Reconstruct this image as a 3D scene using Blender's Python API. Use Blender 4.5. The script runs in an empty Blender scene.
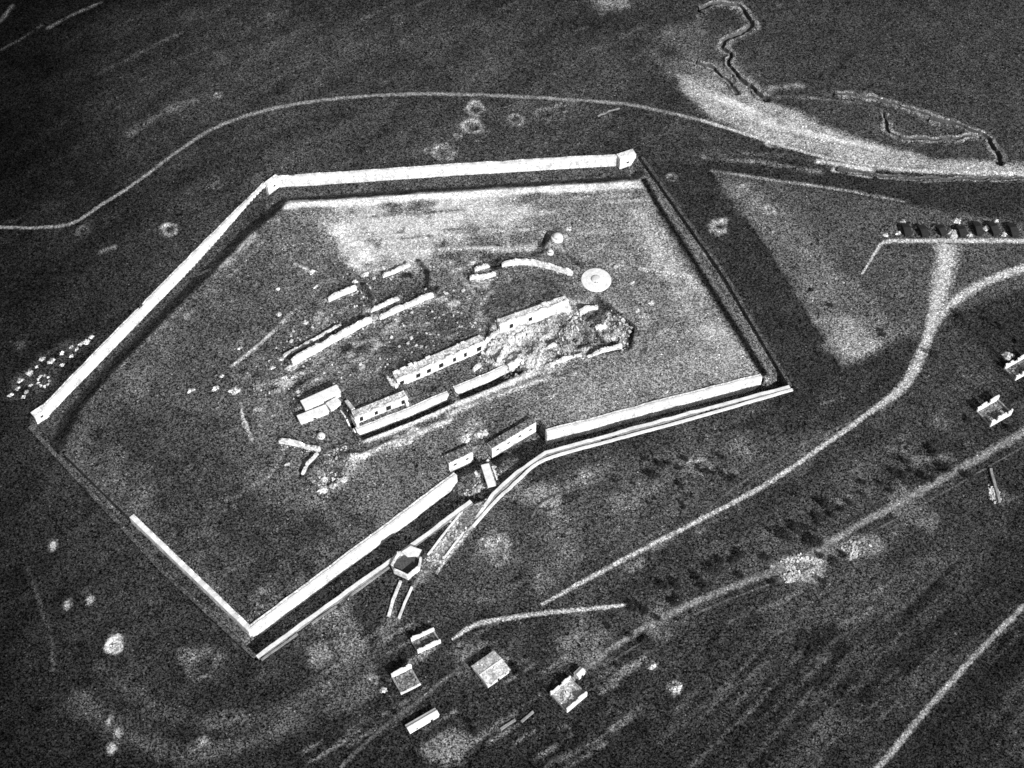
import bpy, math, random
import numpy as np
random.seed(7); rng = np.random.default_rng(7)
R = math.radians
scene = bpy.context.scene
COL = scene.collection

# ------------------------------------------------------------------ camera (an aeroplane about 640 m above the fort)
HFOV, DEP, DIST = R(36), R(54), 788.0
CAM = np.array([0.0, -DIST*math.cos(DEP), DIST*math.sin(DEP)])
FPX = 512/math.tan(HFOV/2)
cam_d = bpy.data.cameras.new('camera'); cam = bpy.data.objects.new('camera', cam_d); COL.objects.link(cam)
cam.location = CAM; cam.rotation_euler = (R(90)-DEP, 0, 0)
cam_d.sensor_fit = 'HORIZONTAL'; cam_d.angle = HFOV; cam_d.clip_start = 1; cam_d.clip_end = 30000
scene.camera = cam

# ------------------------------------------------------------------ noise and relief
def vnoise(x, y, scale, seed):
    x = np.asarray(x, float)/scale + 1000.5; y = np.asarray(y, float)/scale + 1000.5
    xi = np.floor(x).astype(np.int64); yi = np.floor(y).astype(np.int64)
    fx = x-xi; fy = y-yi; fx = fx*fx*(3-2*fx); fy = fy*fy*(3-2*fy)
    def h(a, b):
        n = (a*374761393 + b*668265263 + seed*1442695041) & 0x7fffffff
        n = ((n ^ (n >> 13))*1274126177) & 0x7fffffff
        n = n ^ (n >> 16)
        return (n & 0xffff)/65535.0
    a = h(xi, yi); b = h(xi+1, yi); c = h(xi, yi+1); d = h(xi+1, yi+1)
    return (a*(1-fx)+b*fx)*(1-fy) + (c*(1-fx)+d*fx)*fy
def fbm(x, y, scale, seed, oct=4):
    s = 0; a = 1; t = 0
    for k in range(oct):
        s = s + a*vnoise(x, y, scale, seed+k*17); t += a; a *= .5; scale *= .5
    return s/t            # 0..1
def H0(x, y):
    x = np.asarray(x, float); y = np.asarray(y, float)
    r2 = (x*x + y*y)/(400.0**2)
    return 3.0*(fbm(x, y, 140, 3, 2)-.5) - 5*np.minimum(r2, 6)

def at(px, py, dz=0.0):
    """survey: the point of the natural ground (plus dz) seen at this place of the photograph"""
    d = np.array([(px-512)/FPX, -(py-384)/FPX, -1.0])
    a = math.pi/2 - DEP; c, s = math.cos(a), math.sin(a)
    w = np.array([d[0], c*d[1]-s*d[2], s*d[1]+c*d[2]])
    z = 0.0
    for _ in range(12):
        t = (z+dz-CAM[2])/w[2]; p = CAM+t*w; z = float(H0(p[0], p[1]))
    return (float(p[0]), float(p[1]))
def line(pts, dz=0.0): return [at(a, b, dz) for a, b in pts]
def smooth(pts, n=6):
    """Catmull-Rom through the points"""
    P = [np.array(p, float) for p in pts]; P = [2*P[0]-P[1]] + P + [2*P[-1]-P[-2]]
    out = []
    for i in range(1, len(P)-2):
        for k in range(n):
            t = k/n; a, b, c, d = P[i-1], P[i], P[i+1], P[i+2]
            out.append(tuple(.5*((2*b)+(c-a)*t+(2*a-5*b+4*c-d)*t*t+(3*b-a-3*c+d)*t**3)))
    out.append(tuple(P[-2])); return out
def resample(pts, step):
    out = [pts[0]]
    for a, b in zip(pts[:-1], pts[1:]):
        L = math.hypot(b[0]-a[0], b[1]-a[1]); n = max(1, int(round(L/step)))
        for k in range(1, n+1): out.append((a[0]+(b[0]-a[0])*k/n, a[1]+(b[1]-a[1])*k/n))
    return out

# ------------------------------------------------------------------ terrain grid
STEP = 0.8
def axis(lo, hi):
    c = list(np.arange(lo, hi+STEP/2, STEP)); s = STEP
    up, e = [], hi
    while e < 9000: s *= 1.32; e += s; up.append(e)
    s = STEP; dn, e = [], lo
    while e > -9000: s *= 1.32; e -= s; dn.append(e)
    return np.array(dn[::-1]+c+up)
GX, GY = axis(-385, 385), axis(-255, 375)
X, Y = np.meshgrid(GX, GY)                # [row y, col x]
BASE = H0(X, Y); Hh = BASE.copy()
TONE = np.full_like(X, 0.05)
NW = fbm(X, Y, 9, 50, 4)-.5               # wobble for edges

def box_of(pts, m):
    xs = [p[0] for p in pts]; ys = [p[1] for p in pts]
    i0, i1 = np.searchsorted(GX, [min(xs)-m, max(xs)+m]); j0, j1 = np.searchsorted(GY, [min(ys)-m, max(ys)+m])
    return (slice(j0, j1), slice(i0, i1))
def dist_line(xx, yy, pts):
    best = np.full(xx.shape, 1e9)
    for (ax, ay), (bx, by) in zip(pts[:-1], pts[1:]):
        dx, dy = bx-ax, by-ay; L = dx*dx+dy*dy+1e-9
        t = np.clip(((xx-ax)*dx+(yy-ay)*dy)/L, 0, 1)
        best = np.minimum(best, (xx-ax-t*dx)**2+(yy-ay-t*dy)**2)
    return np.sqrt(best)
def inside(xx, yy, pts):
    r = np.zeros(xx.shape, bool); n = len(pts)
    for i in range(n):
        x1, y1 = pts[i]; x2, y2 = pts[(i+1) % n]
        if y1 == y2: continue
        c = ((y1 > yy) != (y2 > yy)) & (xx < (x2-x1)*(yy-y1)/(y2-y1)+x1)
        r ^= c
    return r
def sdf(xx, yy, pts):
    d = dist_line(xx, yy, list(pts)+[pts[0]])
    return np.where(inside(xx, yy, pts), -d, d)
def sstep(a, b, x):
    t = np.clip((x-a)/(b-a), 0, 1); return t*t*(3-2*t)

def paint(px, val, blur=6, amt=1.0, rough=1.0, patch=0.0, world=False, seed=5, pscale=14):
    pts = px if world else line(px)
    s = box_of(pts, blur*2+4); xx, yy = X[s], Y[s]
    d = sdf(xx, yy, pts) + NW[s]*2*rough*blur
    m = amt*sstep(blur, -blur, d)
    if patch: m = m*np.clip(1+patch*(fbm(xx, yy, pscale, seed, 4)-.5)*4, 0, 1.6)
    m = np.clip(m, 0, 1)
    TONE[s] = TONE[s]*(1-m) + val*m
def paint_line(px, width, val, blur=1.5, amt=1.0, rough=.5, curve=False, patch=0.0, world=False):
    pts = px if world else line(px)
    if curve: pts = smooth(pts)
    s = box_of(pts, width+blur*2+4); xx, yy = X[s], Y[s]
    d = dist_line(xx, yy, pts) - width/2 + NW[s]*2*rough*(blur+width*.3)
    m = amt*sstep(blur, -blur, d)
    if patch: m = m*np.clip(1+patch*(fbm(xx, yy, 10, 91, 3)-.5)*4, 0, 1.4)
    m = np.clip(m, 0, 1)
    TONE[s] = TONE[s]*(1-m) + val*m
def bank(px, h, w, curve=False, rough=.5):
    pts = line(px)
    if curve: pts = smooth(pts)
    s = box_of(pts, w*2+3); d = dist_line(X[s], Y[s], pts)
    Hh[s] += h*np.exp(-(d/w)**2*1.8)*(1+rough*NW[s]*2)
def sink(pts, half, depth, slope=1.0):
    s = box_of(pts, half+slope+3); d = dist_line(X[s], Y[s], pts)
    Hh[s] -= depth*np.clip((half+slope-d)/slope, 0, 1)
def crater(px, py, r, pale=.14, amt=.55):
    x, y = at(px, py); s = box_of([(x, y)], r*2.6)
    d = np.hypot(X[s]-x, Y[s]-y)/r*(1+NW[s]*1.7)
    Hh[s] += np.where(d < 1, -r*.26*(1-d*d), 0) + r*.10*np.exp(-((d-1.1)/.32)**2)
    m = np.clip(amt*np.exp(-((d-1.0)/.45)**2)*(.3+1.4*fbm(X[s]+.37*Y[s], Y[s]-.37*X[s], 3.1, 43, 3)), 0, 1); TONE[s] = TONE[s]*(1-m)+pale*m

# ------------------------------------------------------------------ the fort's ditch
D_DITCH = 9.0
IN_PX = [(288,203),(640,181),(651,200),(764,378),(547,434),(537,422),(487,448),(478,449),(449,461),(457,476),(249,631),(130,518),(62,452),(78,414),(115,370),(250,236)]
IN_WALLED = [False, False, False, True, True, True, True, True, True, True, True, True, False, False, False, False]
OUT_PX = [(276,179),(628,156),(641,158),(724,276),(789,386),(610,434),(545,452),(515,472),(490,494),(468,502),(395,556),(257,656),(165,571),(105,506),(31,426),(40,412)]
IN, OUT = line(IN_PX), line(OUT_PX)
s = box_of(OUT, 12); xx, yy = X[s], Y[s]
sdO, sdI = sdf(xx, yy, OUT), sdf(xx, yy, IN)
dw = np.full(xx.shape, 1e9); de = np.full(xx.shape, 1e9)
for i, wl in enumerate(IN_WALLED):
    d = dist_line(xx, yy, [IN[i], IN[(i+1) % len(IN)]])
    if wl: dw = np.minimum(dw, d)
    else: de = np.minimum(de, d)
inn = inside(xx, yy, IN)
fw = np.where(inn, np.clip((1.6-dw)/.8, 0, 1), 1)
fe = np.where(inn, 0, np.clip(de/10.0, 0, 1))
fin = np.where(inn, np.where(dw < 1.6, fw, 0), np.where(de < 10.0, np.where(dw < de, 1, fe), 1))
m = np.clip((1.6-sdO)/.8, 0, 1)*fin
SHALLOW = [line([(66,452),(245,634)]), line([(640,150),(652,190),(764,370)]), line([(31,426),(105,506),(165,571),(240,640)]), line([(646,165),(724,276),(776,366)])]
dsh = np.minimum.reduce([dist_line(xx, yy, q) for q in SHALLOW])
ddm = np.minimum(dist_line(xx, yy, line([(255,645),(460,495)])), dist_line(xx, yy, line([(290,190),(630,168)])))
drt = np.minimum(dist_line(xx, yy, SHALLOW[1]), dist_line(xx, yy, SHALLOW[3]))
red = 4.6*sstep(9, 3, dsh) + 2.6*sstep(7, 2, drt)
red = np.maximum(red*sstep(2, 9, ddm), 2.8*sstep(30, 14, dist_line(xx, yy, line([(50,420),(255,215)])))*sstep(2, 14, ddm))
red = np.maximum(red, 2.4*sstep(16, 10, dist_line(xx, yy, line([(276,186),(632,163)]))))
red = np.maximum(red, (5.6+1.6*NW[s]*2)*sstep(11, 4, dist_line(xx, yy, line([(470,478),(500,474),(512,462)]))))
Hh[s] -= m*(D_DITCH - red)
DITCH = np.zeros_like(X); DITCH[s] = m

# ------------------------------------------------------------------ tones of the ground (grass, bare soil, painted edge falloff)
TONE *= 0.75 + .5*fbm(X, Y, 60, 11, 4)
TONE *= .72 + .56*fbm(X, Y, 26, 19, 4)
TONE *= .8 + .4*sstep(.3, .7, fbm(X*.5+Y*.5, (Y-X)*2.2, 30, 23, 4))
# lens vignette painted into the ground tone: west, far and near edges darken
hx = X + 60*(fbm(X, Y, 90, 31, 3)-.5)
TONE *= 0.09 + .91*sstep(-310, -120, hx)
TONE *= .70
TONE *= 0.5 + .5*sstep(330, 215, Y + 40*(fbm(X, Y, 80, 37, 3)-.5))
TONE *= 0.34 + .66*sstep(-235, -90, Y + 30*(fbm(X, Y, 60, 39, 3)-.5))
paint([(650,0),(1060,0),(1060,150),(960,145),(800,90),(745,60)], .033, 14, .8)
# fort interior
paint(IN, .10, 5, .9, world=True, patch=.4)
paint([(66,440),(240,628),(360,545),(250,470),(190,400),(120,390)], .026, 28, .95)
paint([(130,360),(250,240),(300,300),(230,420),(170,430)], .05, 22, .85)
paint([(300,205),(640,184),(700,280),(755,372),(560,428),(525,398),(600,352),(640,322),(590,262),(500,250),(430,262),(340,262)], .15, 16, .9, patch=.35)
paint([(560,395),(740,345),(755,373),(560,425)], .19, 9, .7, patch=.5)
paint([(645,215),(700,285),(752,365),(725,368),(670,290),(625,205)], .27, 7, .8, patch=.5)
paint([(330,222),(345,262),(372,270),(420,258),(480,238),(540,215),(520,198),(440,200),(340,205)], .40, 9, .9, patch=1.0)
paint([(336,226),(342,258),(362,272),(378,262),(366,232)], .5, 4, .8, patch=1.0, seed=8, pscale=8)
for k in range(26):      # mown / trampled streaks across the northern terreplein
    y0 = 196+rng.uniform(0, 60); x0 = 345+rng.uniform(0, 260); L = rng.uniform(30, 90)
    paint_line([(x0, y0), (x0+L, y0-L*.07)], rng.uniform(1, 2.4), rng.choice([.3, .26, .09, .34]), 1.3, .7, patch=.8)
paint_line([(290,204),(460,194),(638,183)], 6.5, .62, 1.8, .95, .6, patch=.3)
paint_line([(640,184),(652,200),(764,377)], 3.5, .2, 2.0, .7)
paint_line([(253,236),(225,266)], 4.5, .26, 2.0, .8, patch=.6); paint_line([(225,266),(118,370)], 1.5, .12, 1.3, .7, patch=.6)
paint_line([(262,242),(230,276)], 2, .15, 1.4, .7, patch=.5)
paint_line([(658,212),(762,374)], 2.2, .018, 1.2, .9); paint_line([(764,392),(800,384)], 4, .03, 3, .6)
# ditch floor: rank grass
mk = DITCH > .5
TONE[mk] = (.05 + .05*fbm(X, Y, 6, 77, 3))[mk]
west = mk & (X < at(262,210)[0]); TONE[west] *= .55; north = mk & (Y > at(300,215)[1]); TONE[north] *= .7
right = mk & (X > at(630,170)[0]) & (Y > at(764,372)[1]+2)
TONE[right] = (.07 + .05*fbm(X, Y, 7, 78, 3))[right]
paint_line([(655,196),(690,250),(776,381)], 1.6, .1, 1.0, .8, patch=.5)
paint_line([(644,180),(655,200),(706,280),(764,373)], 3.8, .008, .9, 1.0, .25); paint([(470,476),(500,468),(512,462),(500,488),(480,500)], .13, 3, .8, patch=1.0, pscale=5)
# glacis and fields to the east
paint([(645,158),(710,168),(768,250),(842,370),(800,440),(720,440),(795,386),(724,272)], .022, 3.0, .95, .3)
paint([(712,172),(900,203),(1060,230),(1060,300),(935,330),(842,369),(770,250)], .058, 1.2, .95, .2)
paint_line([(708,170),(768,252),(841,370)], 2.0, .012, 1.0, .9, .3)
paint([(716,178),(760,186),(830,260),(905,335),(842,367),(776,252)], .10, 5, .8, patch=.4)
paint([(815,318),(842,366),(885,345),(850,315)], .19, 4, .85, patch=.4)
paint([(842,368),(905,336),(925,345),(890,395),(800,440)], .022, 2.5, .8)
paint([(945,318),(1060,270),(1060,420),(1010,385)], .018, 3, .85); paint([(930,330),(965,330),(1010,390),(950,440),(890,410)], .04, 4, .6, patch=.4)
for a, b in [((960,316),(1024,384)),((1000,296),(1024,318)),((905,455),(1024,395)),((955,345),(1010,312)),((880,470),(935,520)),((930,452),(965,486)),((1000,450),(1015,520))]: paint_line([a, b], 1.6, .012, 1.0, .8, .6)
paint_line([(948,330),(985,368),(1015,398)], 1.5, .015, 1.2, .8); paint_line([(975,305),(1024,350)], 1.5, .016, 1.2, .7)
paint([(690,165),(760,150),(1024,185),(1024,222),(900,202),(712,172)], .02, 5, .8)
paint_line([(705,158),(760,162),(820,172)], 2.0, .14, 2, .7, patch=.8)
paint_line([(712,171),(780,181),(850,191),(905,202)], 1.3, .26, 1.1, .8, patch=.4)
paint_line([(705,155),(745,153),(800,158),(850,172)], 2.4, .07, 2.4, .7, patch=.8)
# spoil fan
paint_line([(700,9),(718,4),(738,6),(750,20),(748,30),(730,38),(722,46),(730,54),(730,66),(742,80),(766,99)], 8, .085, 3, .75, .8, patch=.6); paint_line([(930,118),(960,126),(984,136),(1001,162)], 7, .08, 3, .7, .8, patch=.6); paint([(672,48),(690,36),(705,44),(695,58),(676,60)], .018, 4, .85, patch=.5); paint_line([(832,78),(855,50)], 2, .012, 1.5, .8); paint([(655,35),(700,20),(735,50),(735,75),(690,85),(660,70)], .07, 8, .7, patch=.9); paint_line([(830,92),(870,98),(905,107),(930,117)], 6, .09, 3, .7, .8, patch=.7)
paint([(676,72),(686,92),(712,118),(755,137),(800,150),(870,166),(1060,182),(1060,168),(940,160),(880,147),(822,124),(770,100),(742,92),(735,80),(700,80)], .27, 3.5, .95, .9, patch=.35)
paint([(690,60),(735,70),(770,98),(745,104),(700,84)], .15, 5, .8, patch=.7)
for k in range(9):
    a = rng.uniform(0, 1)
    paint_line([(700+60*a,90+20*a),(760+80*a,122+18*a),(830+100*a,140+18*a)], rng.uniform(1.2, 3), rng.choice([.46, .2, .5]), 1.5, .6, patch=.8)
paint([(800,98),(870,100),(930,120),(985,142),(900,146),(830,122)], .045, 6, .7, patch=.6)
paint_line([(760,88),(800,86)], 3.5, .14, 2.2, .8, patch=.6); paint_line([(752,97),(800,97),(860,103)], 1.5, .11, 1.5, .7, patch=.6)
paint([(650,50),(690,40),(700,75),(672,75)], .085, 6, .7, patch=.6)
# fields to the south
paint([(460,500),(560,470),(720,430),(830,436),(760,490),(640,550),(540,604),(480,600)], .058, 12, .7, patch=.5)
for px, py, r, v in [(540,495,9,.15),(497,545,8,.15),(507,487,7,.12),(625,500,8,.1),(560,530,10,.09),(590,475,6,.1),(470,430,7,.2),(330,620,9,.12),(350,640,9,.13),(320,655,6,.13),(470,660,10,.07),(450,745,9,.14),(430,750,5,.1),(660,620,9,.1),(585,640,12,.09),(112,645,3.4,.6),(675,688,3.2,.22),(652,665,2.4,.25),(203,742,3,.2),(605,0,12,.28),(700,465,6,.13),(830,550,8,.1),(870,545,6,.12),(20,345,3,.05),(745,450,8,.08),(940,420,7,.08),(905,505,9,.1),(930,520,7,.09),(1005,500,5,.1)]:
    x, y = at(px, py); n = 14
    paint([(x+r*(.6+.6*random.random())*math.cos(k*6.283/n), y+r*(.6+.6*random.random())*math.sin(k*6.283/n)) for k in range(n)], v, max(1.0, r*.35), .85, 1.0, world=True, patch=.5)
paint([(770,565),(800,553),(822,560),(815,580),(785,582)], .24, 3, .9, patch=1.2, pscale=6); paint([(828,556),(850,540),(870,545),(850,560)], .13, 3, .8, patch=1.2, pscale=6)
# ploughed strips in the south-east
ang = [( -1.0, .9)]
for (a, b, v, w, am) in [((720,768),(830,650),.028,26,.7),((790,768),(905,640),.055,14,.7),((850,700),(940,600),.026,18,.7),((915,768),(1024,640),.022,14,.8),((950,768),(1040,660),.05,4,.8),((975,768),(1040,690),.055,5,.7),((1000,768),(1040,725),.06,6,.7),((690,768),(800,655),.075,2,.6),((660,740),(740,680),.055,4,.6),((740,768),(812,690),.07,2,.6),((545,768),(640,710),.075,2.4,.7),((565,768),(600,740),.08,2,.6),((850,600),(900,575),.11,2.0,.6),((760,610),(800,590),.12,2.2,.6),((870,610),(840,625),.12,3,.6)]:
    paint_line([a, ((a[0]+b[0])/2+3, (a[1]+b[1])/2+2), b], w, v*(.5 if v < .04 else .8), max(1.2, w*.12), min(1, am*1.25), patch=.35)
for k in range(110):
    x0 = rng.uniform(640, 1010); y0 = rng.uniform(600, 768); L = rng.uniform(20, 70)
    paint_line([(x0, y0), (x0+L, y0-L*.98)], rng.uniform(.8, 2), rng.choice([.010, .010, .045, .06, .04]), 1.1, .6, patch=.9)
for k in range(75):
    x0 = rng.uniform(300, 620); y0 = rng.uniform(640, 768); L = rng.uniform(12, 45)
    paint_line([(x0, y0), (x0+L, y0-L*.62)], rng.uniform(.8, 2.2), rng.choice([.02, .03, .12, .10, .16]), 1.2, .6, patch=.9)
for k in range(30):
    x0 = rng.uniform(20, 620); y0 = rng.uniform(10, 90); L = rng.uniform(20, 70)
    paint_line([(x0, y0), (x0+L, y0-L*.5)], rng.uniform(1, 3.5), rng.choice([.03, .055, .06]), 2, .5, patch=.9)
for k in range(70):
    x0 = rng.uniform(470, 960); y0 = 640-.42*(x0-470)+rng.uniform(-110, 40); L = rng.uniform(5, 26)
    paint_line([(x0, y0), (x0+L, y0-L*rng.uniform(.3, .9))], rng.uniform(1.2, 4), rng.choice([.018, .022, .10, .09, .13]), 2.0, .6, 1.0, patch=.9)
for k in range(34):
    x0 = rng.uniform(100, 620); y0 = rng.uniform(215, 480); x, y = at(x0, y0)
    paint_line([(x0, y0), (x0+rng.uniform(2, 14), y0-rng.uniform(0, 6))], rng.uniform(.8, 2.4), rng.choice([.2, .16, .04, .045]), 1.3, .6, 1.0, patch=.8)
paint([(930,640),(985,560),(1000,500),(1060,480),(1060,590),(1000,630),(960,660)], .014, 12, .75, patch=.4); paint([(890,768),(1000,650),(1060,600),(1060,780)], .014, 8, .55, patch=.8)  # second patch paints vignette darkening into the lower right corner
for k in range(60):     # trodden, dug over ground between the inner walls
    x0 = rng.uniform(235, 500); y0 = 400-.42*(x0-235)+rng.uniform(-45, 25)
    paint_line([(x0, y0), (x0+rng.uniform(1, 12), y0-rng.uniform(-2, 6))], rng.uniform(1, 4), rng.choice([.3, .22, .025, .03, .2]), 1.6, .75, 1.0, patch=.9)
    if k % 3 == 0: bank([(x0, y0), (x0+4, y0-2)], rng.choice([-1.2, 1.0]), 2.2)
for k in range(46):     # dug-outs, hollows and spoil among the inner walls
    t_ = rng.uniform(0, 1); x0 = 300+t_*190+rng.uniform(-25, 25); y0 = 375-t_*95+rng.uniform(-42, 30)
    paint_line([(x0, y0), (x0+rng.uniform(2, 10), y0-rng.uniform(0, 6))], rng.uniform(1, 3.4), rng.choice([.02, .02, .35, .28]), 1.2, .8, 1.0, patch=.8)
# faint tracks and marks in the west and south-west
paint_line([(130,132),(165,112),(195,100)], 5, .075, 3.5, .8, patch=.5)
paint_line([(0,22),(12,6)], 2, .09, 1.5, .8); paint_line([(48,28),(70,16),(102,2)], 1.5, .085, 1.2, .8, patch=.6); paint_line([(0,50),(20,40),(40,26)], 1.5, .05, 1.2, .7, patch=.6)
paint_line([(28,568),(42,610),(52,645),(53,670)], 1.2, .06, 1.2, .7, patch=.5)
paint_line([(100,668),(130,690),(160,710),(210,722)], 5, .045, 4, .7, curve=True, patch=.5)
paint_line([(80,700),(130,735),(180,752),(250,742),(300,715),(360,700)], 7, .065, 5, .75, curve=True, patch=.5)
paint_line([(210,722),(270,715),(320,690),(370,660)], 8, .075, 5, .75, curve=True, patch=.7)
paint_line([(85,590),(110,625),(135,665)], 3, .035, 2.5, .6, patch=.6)
paint_line([(210,508),(240,494),(270,476),(285,448)], 1.6, .17, 1.3, .8, patch=.5)
paint_line([(205,520),(235,505)], 1.2, .09, 1.2, .6)
paint_line([(62,455),(128,519)], 1.4, .10, 1.2, .8, patch=.4); paint_line([(105,507),(165,571),(200,606)], 1.0, .09, 1.0, .7, patch=.7)
for (px, py) in [(110,720),(118,733),(112,748),(53,545),(68,605),(90,600)]:
    x, y = at(px, py); paint([(x+1.6*math.cos(k), y+2.6*math.sin(k)) for k in range(6)], .3, 1, .8, world=True)
# earth banks and bare soil inside the fort
def soilbank(px, h, w, val, patch=.4):
    bank(px, h, w); paint_line(px, w*1.5, val, w*.5, .9, .7, patch=patch)
soilbank([(352,461),(375,450),(398,440)], 1.6, 2.2, .42); soilbank([(366,439),(412,421),(455,405),(500,387),(534,372)], 1.0, 2.4, .6, .2); soilbank([(386,447),(415,434),(450,420)], .7, 1.8, .34, .8)
soilbank([(395,447),(410,440)], .8, 2.0, .3); soilbank([(448,414),(500,394),(545,378)], .8, 2.0, .3)
soilbank([(232,366),(262,342),(270,334),(285,320)], .7, 1.3, .3, .9); soilbank([(240,402),(243,420),(252,440)], .7, 1.1, .34)
soilbank([(262,385),(300,372),(345,366)], .6, 1.6, .14, 1.0); soilbank([(300,305),(280,322)], .5, 1.5, .17, 1.0)
soilbank([(440,262),(455,270),(470,290),(480,300)], .8, 2.4, .22, .9); soilbank([(430,258),(450,262)], .8, 2.4, .3, .9)
soilbank([(425,250),(470,247),(500,248)], .4, 1.4, .34, .7); soilbank([(640,268),(690,276)], .4, 1.6, .32)
soilbank([(295,264),(312,272)], .6, 1.2, .42); soilbank([(485,300),(478,318),(498,330)], .7, 3, .28, .9)
# the collapsed eastern end: churned ground
RUB = [(487,338),(500,322),(520,318),(570,302),(600,298),(632,326),(628,346),(585,356),(545,372),(520,378),(498,372),(480,360)]
P = line(RUB); s = box_of(P, 6); md = sstep(3, -3, sdf(X[s], Y[s], P))
Hh[s] += md*(9.5*(fbm(X[s], Y[s], 10, 121, 4)-.5)+1.6*(fbm(X[s], Y[s], 3, 122, 2)-.5))
paint(RUB, .24, 4, .9, patch=1.0, pscale=9); paint([(484,345),(498,330),(540,330),(545,368),(505,374)], .45, 4, .8, patch=1.0, pscale=7)
paint([(552,322),(585,312),(600,304),(628,326),(622,342),(580,350),(555,345)], .06, 4, .95, patch=.9, pscale=8); paint([(592,316),(606,310),(624,326),(618,340),(596,340)], .02, 3, .9, patch=.9, pscale=6)
for px, py in [(590,325),(605,330),(575,338),(560,325),(548,340),(613,322),(583,312),(530,352),(570,352),(590,350),(512,352),(540,330)]: crater(px, py, random.uniform(2.0, 3.8), .3, .6); bank([(px-1, py), (px+1, py)], -1.6, 2.2)
paint_line([(598,297),(614,312),(632,326),(628,346),(600,352)], 3.5, .02, 1.0, .9); bank([(600,299),(614,312),(631,326),(627,345)], -2.2, 2.4)
paint_line([(528,262+0),(540,238)], 0.5, .05, 1, .2)
P = line([(302,480),(320,452),(345,445),(360,458),(345,485),(320,494)]); s = box_of(P, 6); md = sstep(3, -3, sdf(X[s], Y[s], P))
Hh[s] += md*(2.4+5.5*(fbm(X[s], Y[s], 7, 131, 3)-.5)); paint([(302,480),(320,452),(345,445),(360,458),(345,485),(320,494)], .11, 3, .9, patch=1.2, pscale=6)
# earth-covered turret mound and pits
bank([(545,246),(560,236)], 1.8, 6); bank([(540,250),(545,236)], -2.4, 3.2); paint_line([(534,256),(546,236)], 3.4, .03, 1.4, .9)  # pit shadow also painted dark into the ground tone
paint_line([(566,252),(582,268)], 2.0, .02, .9, .9); bank([(566,252),(582,268)], -1.8, 1.6)
paint([(542,232),(556,226),(574,232),(570,244),(554,250)], .14, 2, .8, patch=1.0, pscale=5)
for a, b in [((364,286),(373,301)), ((419,262),(431,278)), ((431,278),(428,294))]:
    bank([a, b], 2.2, 2.0); paint_line([a, b], 2.4, .022, 1.2, .9)  # traverse banks, with their shadow put into the ground tone
paint_line([(400,296),(430,296)], 2.0, .03, 1.2, .5); paint([(488,262),(500,258),(502,268),(492,274)], .02, 1.2, .9); bank([(492,268),(498,264)], -2.0, 2.4)
paint_line([(394,350),(470,318)], 3, .04, 3, .6); paint([(330,400),(350,395),(360,425),(345,430)], .04, 2, .6)
# courtyard of the barracks
paint([(395,392),(487,352),(515,362),(455,390),(410,408)], .07, 3, .8, patch=.6)
for c in [(446,378),(452,374),(431,388),(437,384)]: crater(c[0], c[1], 2.6, .03, .7)

paint_line([(486,496),(468,520),(446,548),(424,572)], 8, .17, 2.5, .9, .8, patch=.9); paint_line([(482,500),(462,524),(440,552)], 3, .38, 1.5, .8, .8, patch=.9)
paint_line([(398,585),(388,622)], 4, .08, 2, .8, patch=.6); paint_line([(395,615),(378,650),(360,690)], 4, .09, 3, .6, patch=.9)
# ------------------------------------------------------------------ streets cut into the fort (dry trenches with a masonry north face)
CUTS = []
def street(px, width, depth, out_slope=2.5):
    """sink a strip on the lower-right side of the wall line px"""
    pts = line(px); off = []
    for i, p in enumerate(pts):
        a = pts[max(0, i-1)]; b = pts[min(len(pts)-1, i+1)]; L = math.hypot(b[0]-a[0], b[1]-a[1]); n = ((b[1]-a[1])/L, -(b[0]-a[0])/L)
        off.append((p[0]+n[0]*width, p[1]+n[1]*width))
    poly = pts + off[::-1]; s = box_of(poly, 8); xx, yy = X[s], Y[s]
    ins = inside(xx, yy, poly); dwall = dist_line(xx, yy, pts); dother = dist_line(xx, yy, [pts[-1]]+off[::-1]+[pts[0]])
    f = np.where(ins, np.where(dother < dwall, np.clip(dother/out_slope, 0, 1), np.clip(np.minimum(1, dother/out_slope), 0, 1)), 0)
    f = np.where(~ins & (dwall < 1.5) & (dother > 1.0), np.clip((1.5-dwall)/.8, 0, 1), f)
    Hh[s] = np.minimum(Hh[s], BASE[s]-depth*f + (Hh[s]-BASE[s])*(1-f)); CUTS.append(poly)
    TONE[s] = np.where(f > .6, .03, TONE[s])
SOUTH_A = [(357,432),(408,413),(449,395)]; SOUTH_B = [(455,391),(490,377),(521,361)]
street(SOUTH_A, 6.0, 4.2, 2.0); street(SOUTH_B, 6.4, 4.2, 2.0)
WEST_PASS = [(352,404+2),(341,403)]
P = line([(341,404),(348,404),(358,424),(350,428)]); s = box_of(P, 4); Hh[s] -= 4*np.clip((.8-sdf(X[s], Y[s], P))/1.2, 0, 1); TONE[s] = np.where(sdf(X[s], Y[s], P) < 0, .03, TONE[s])

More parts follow.
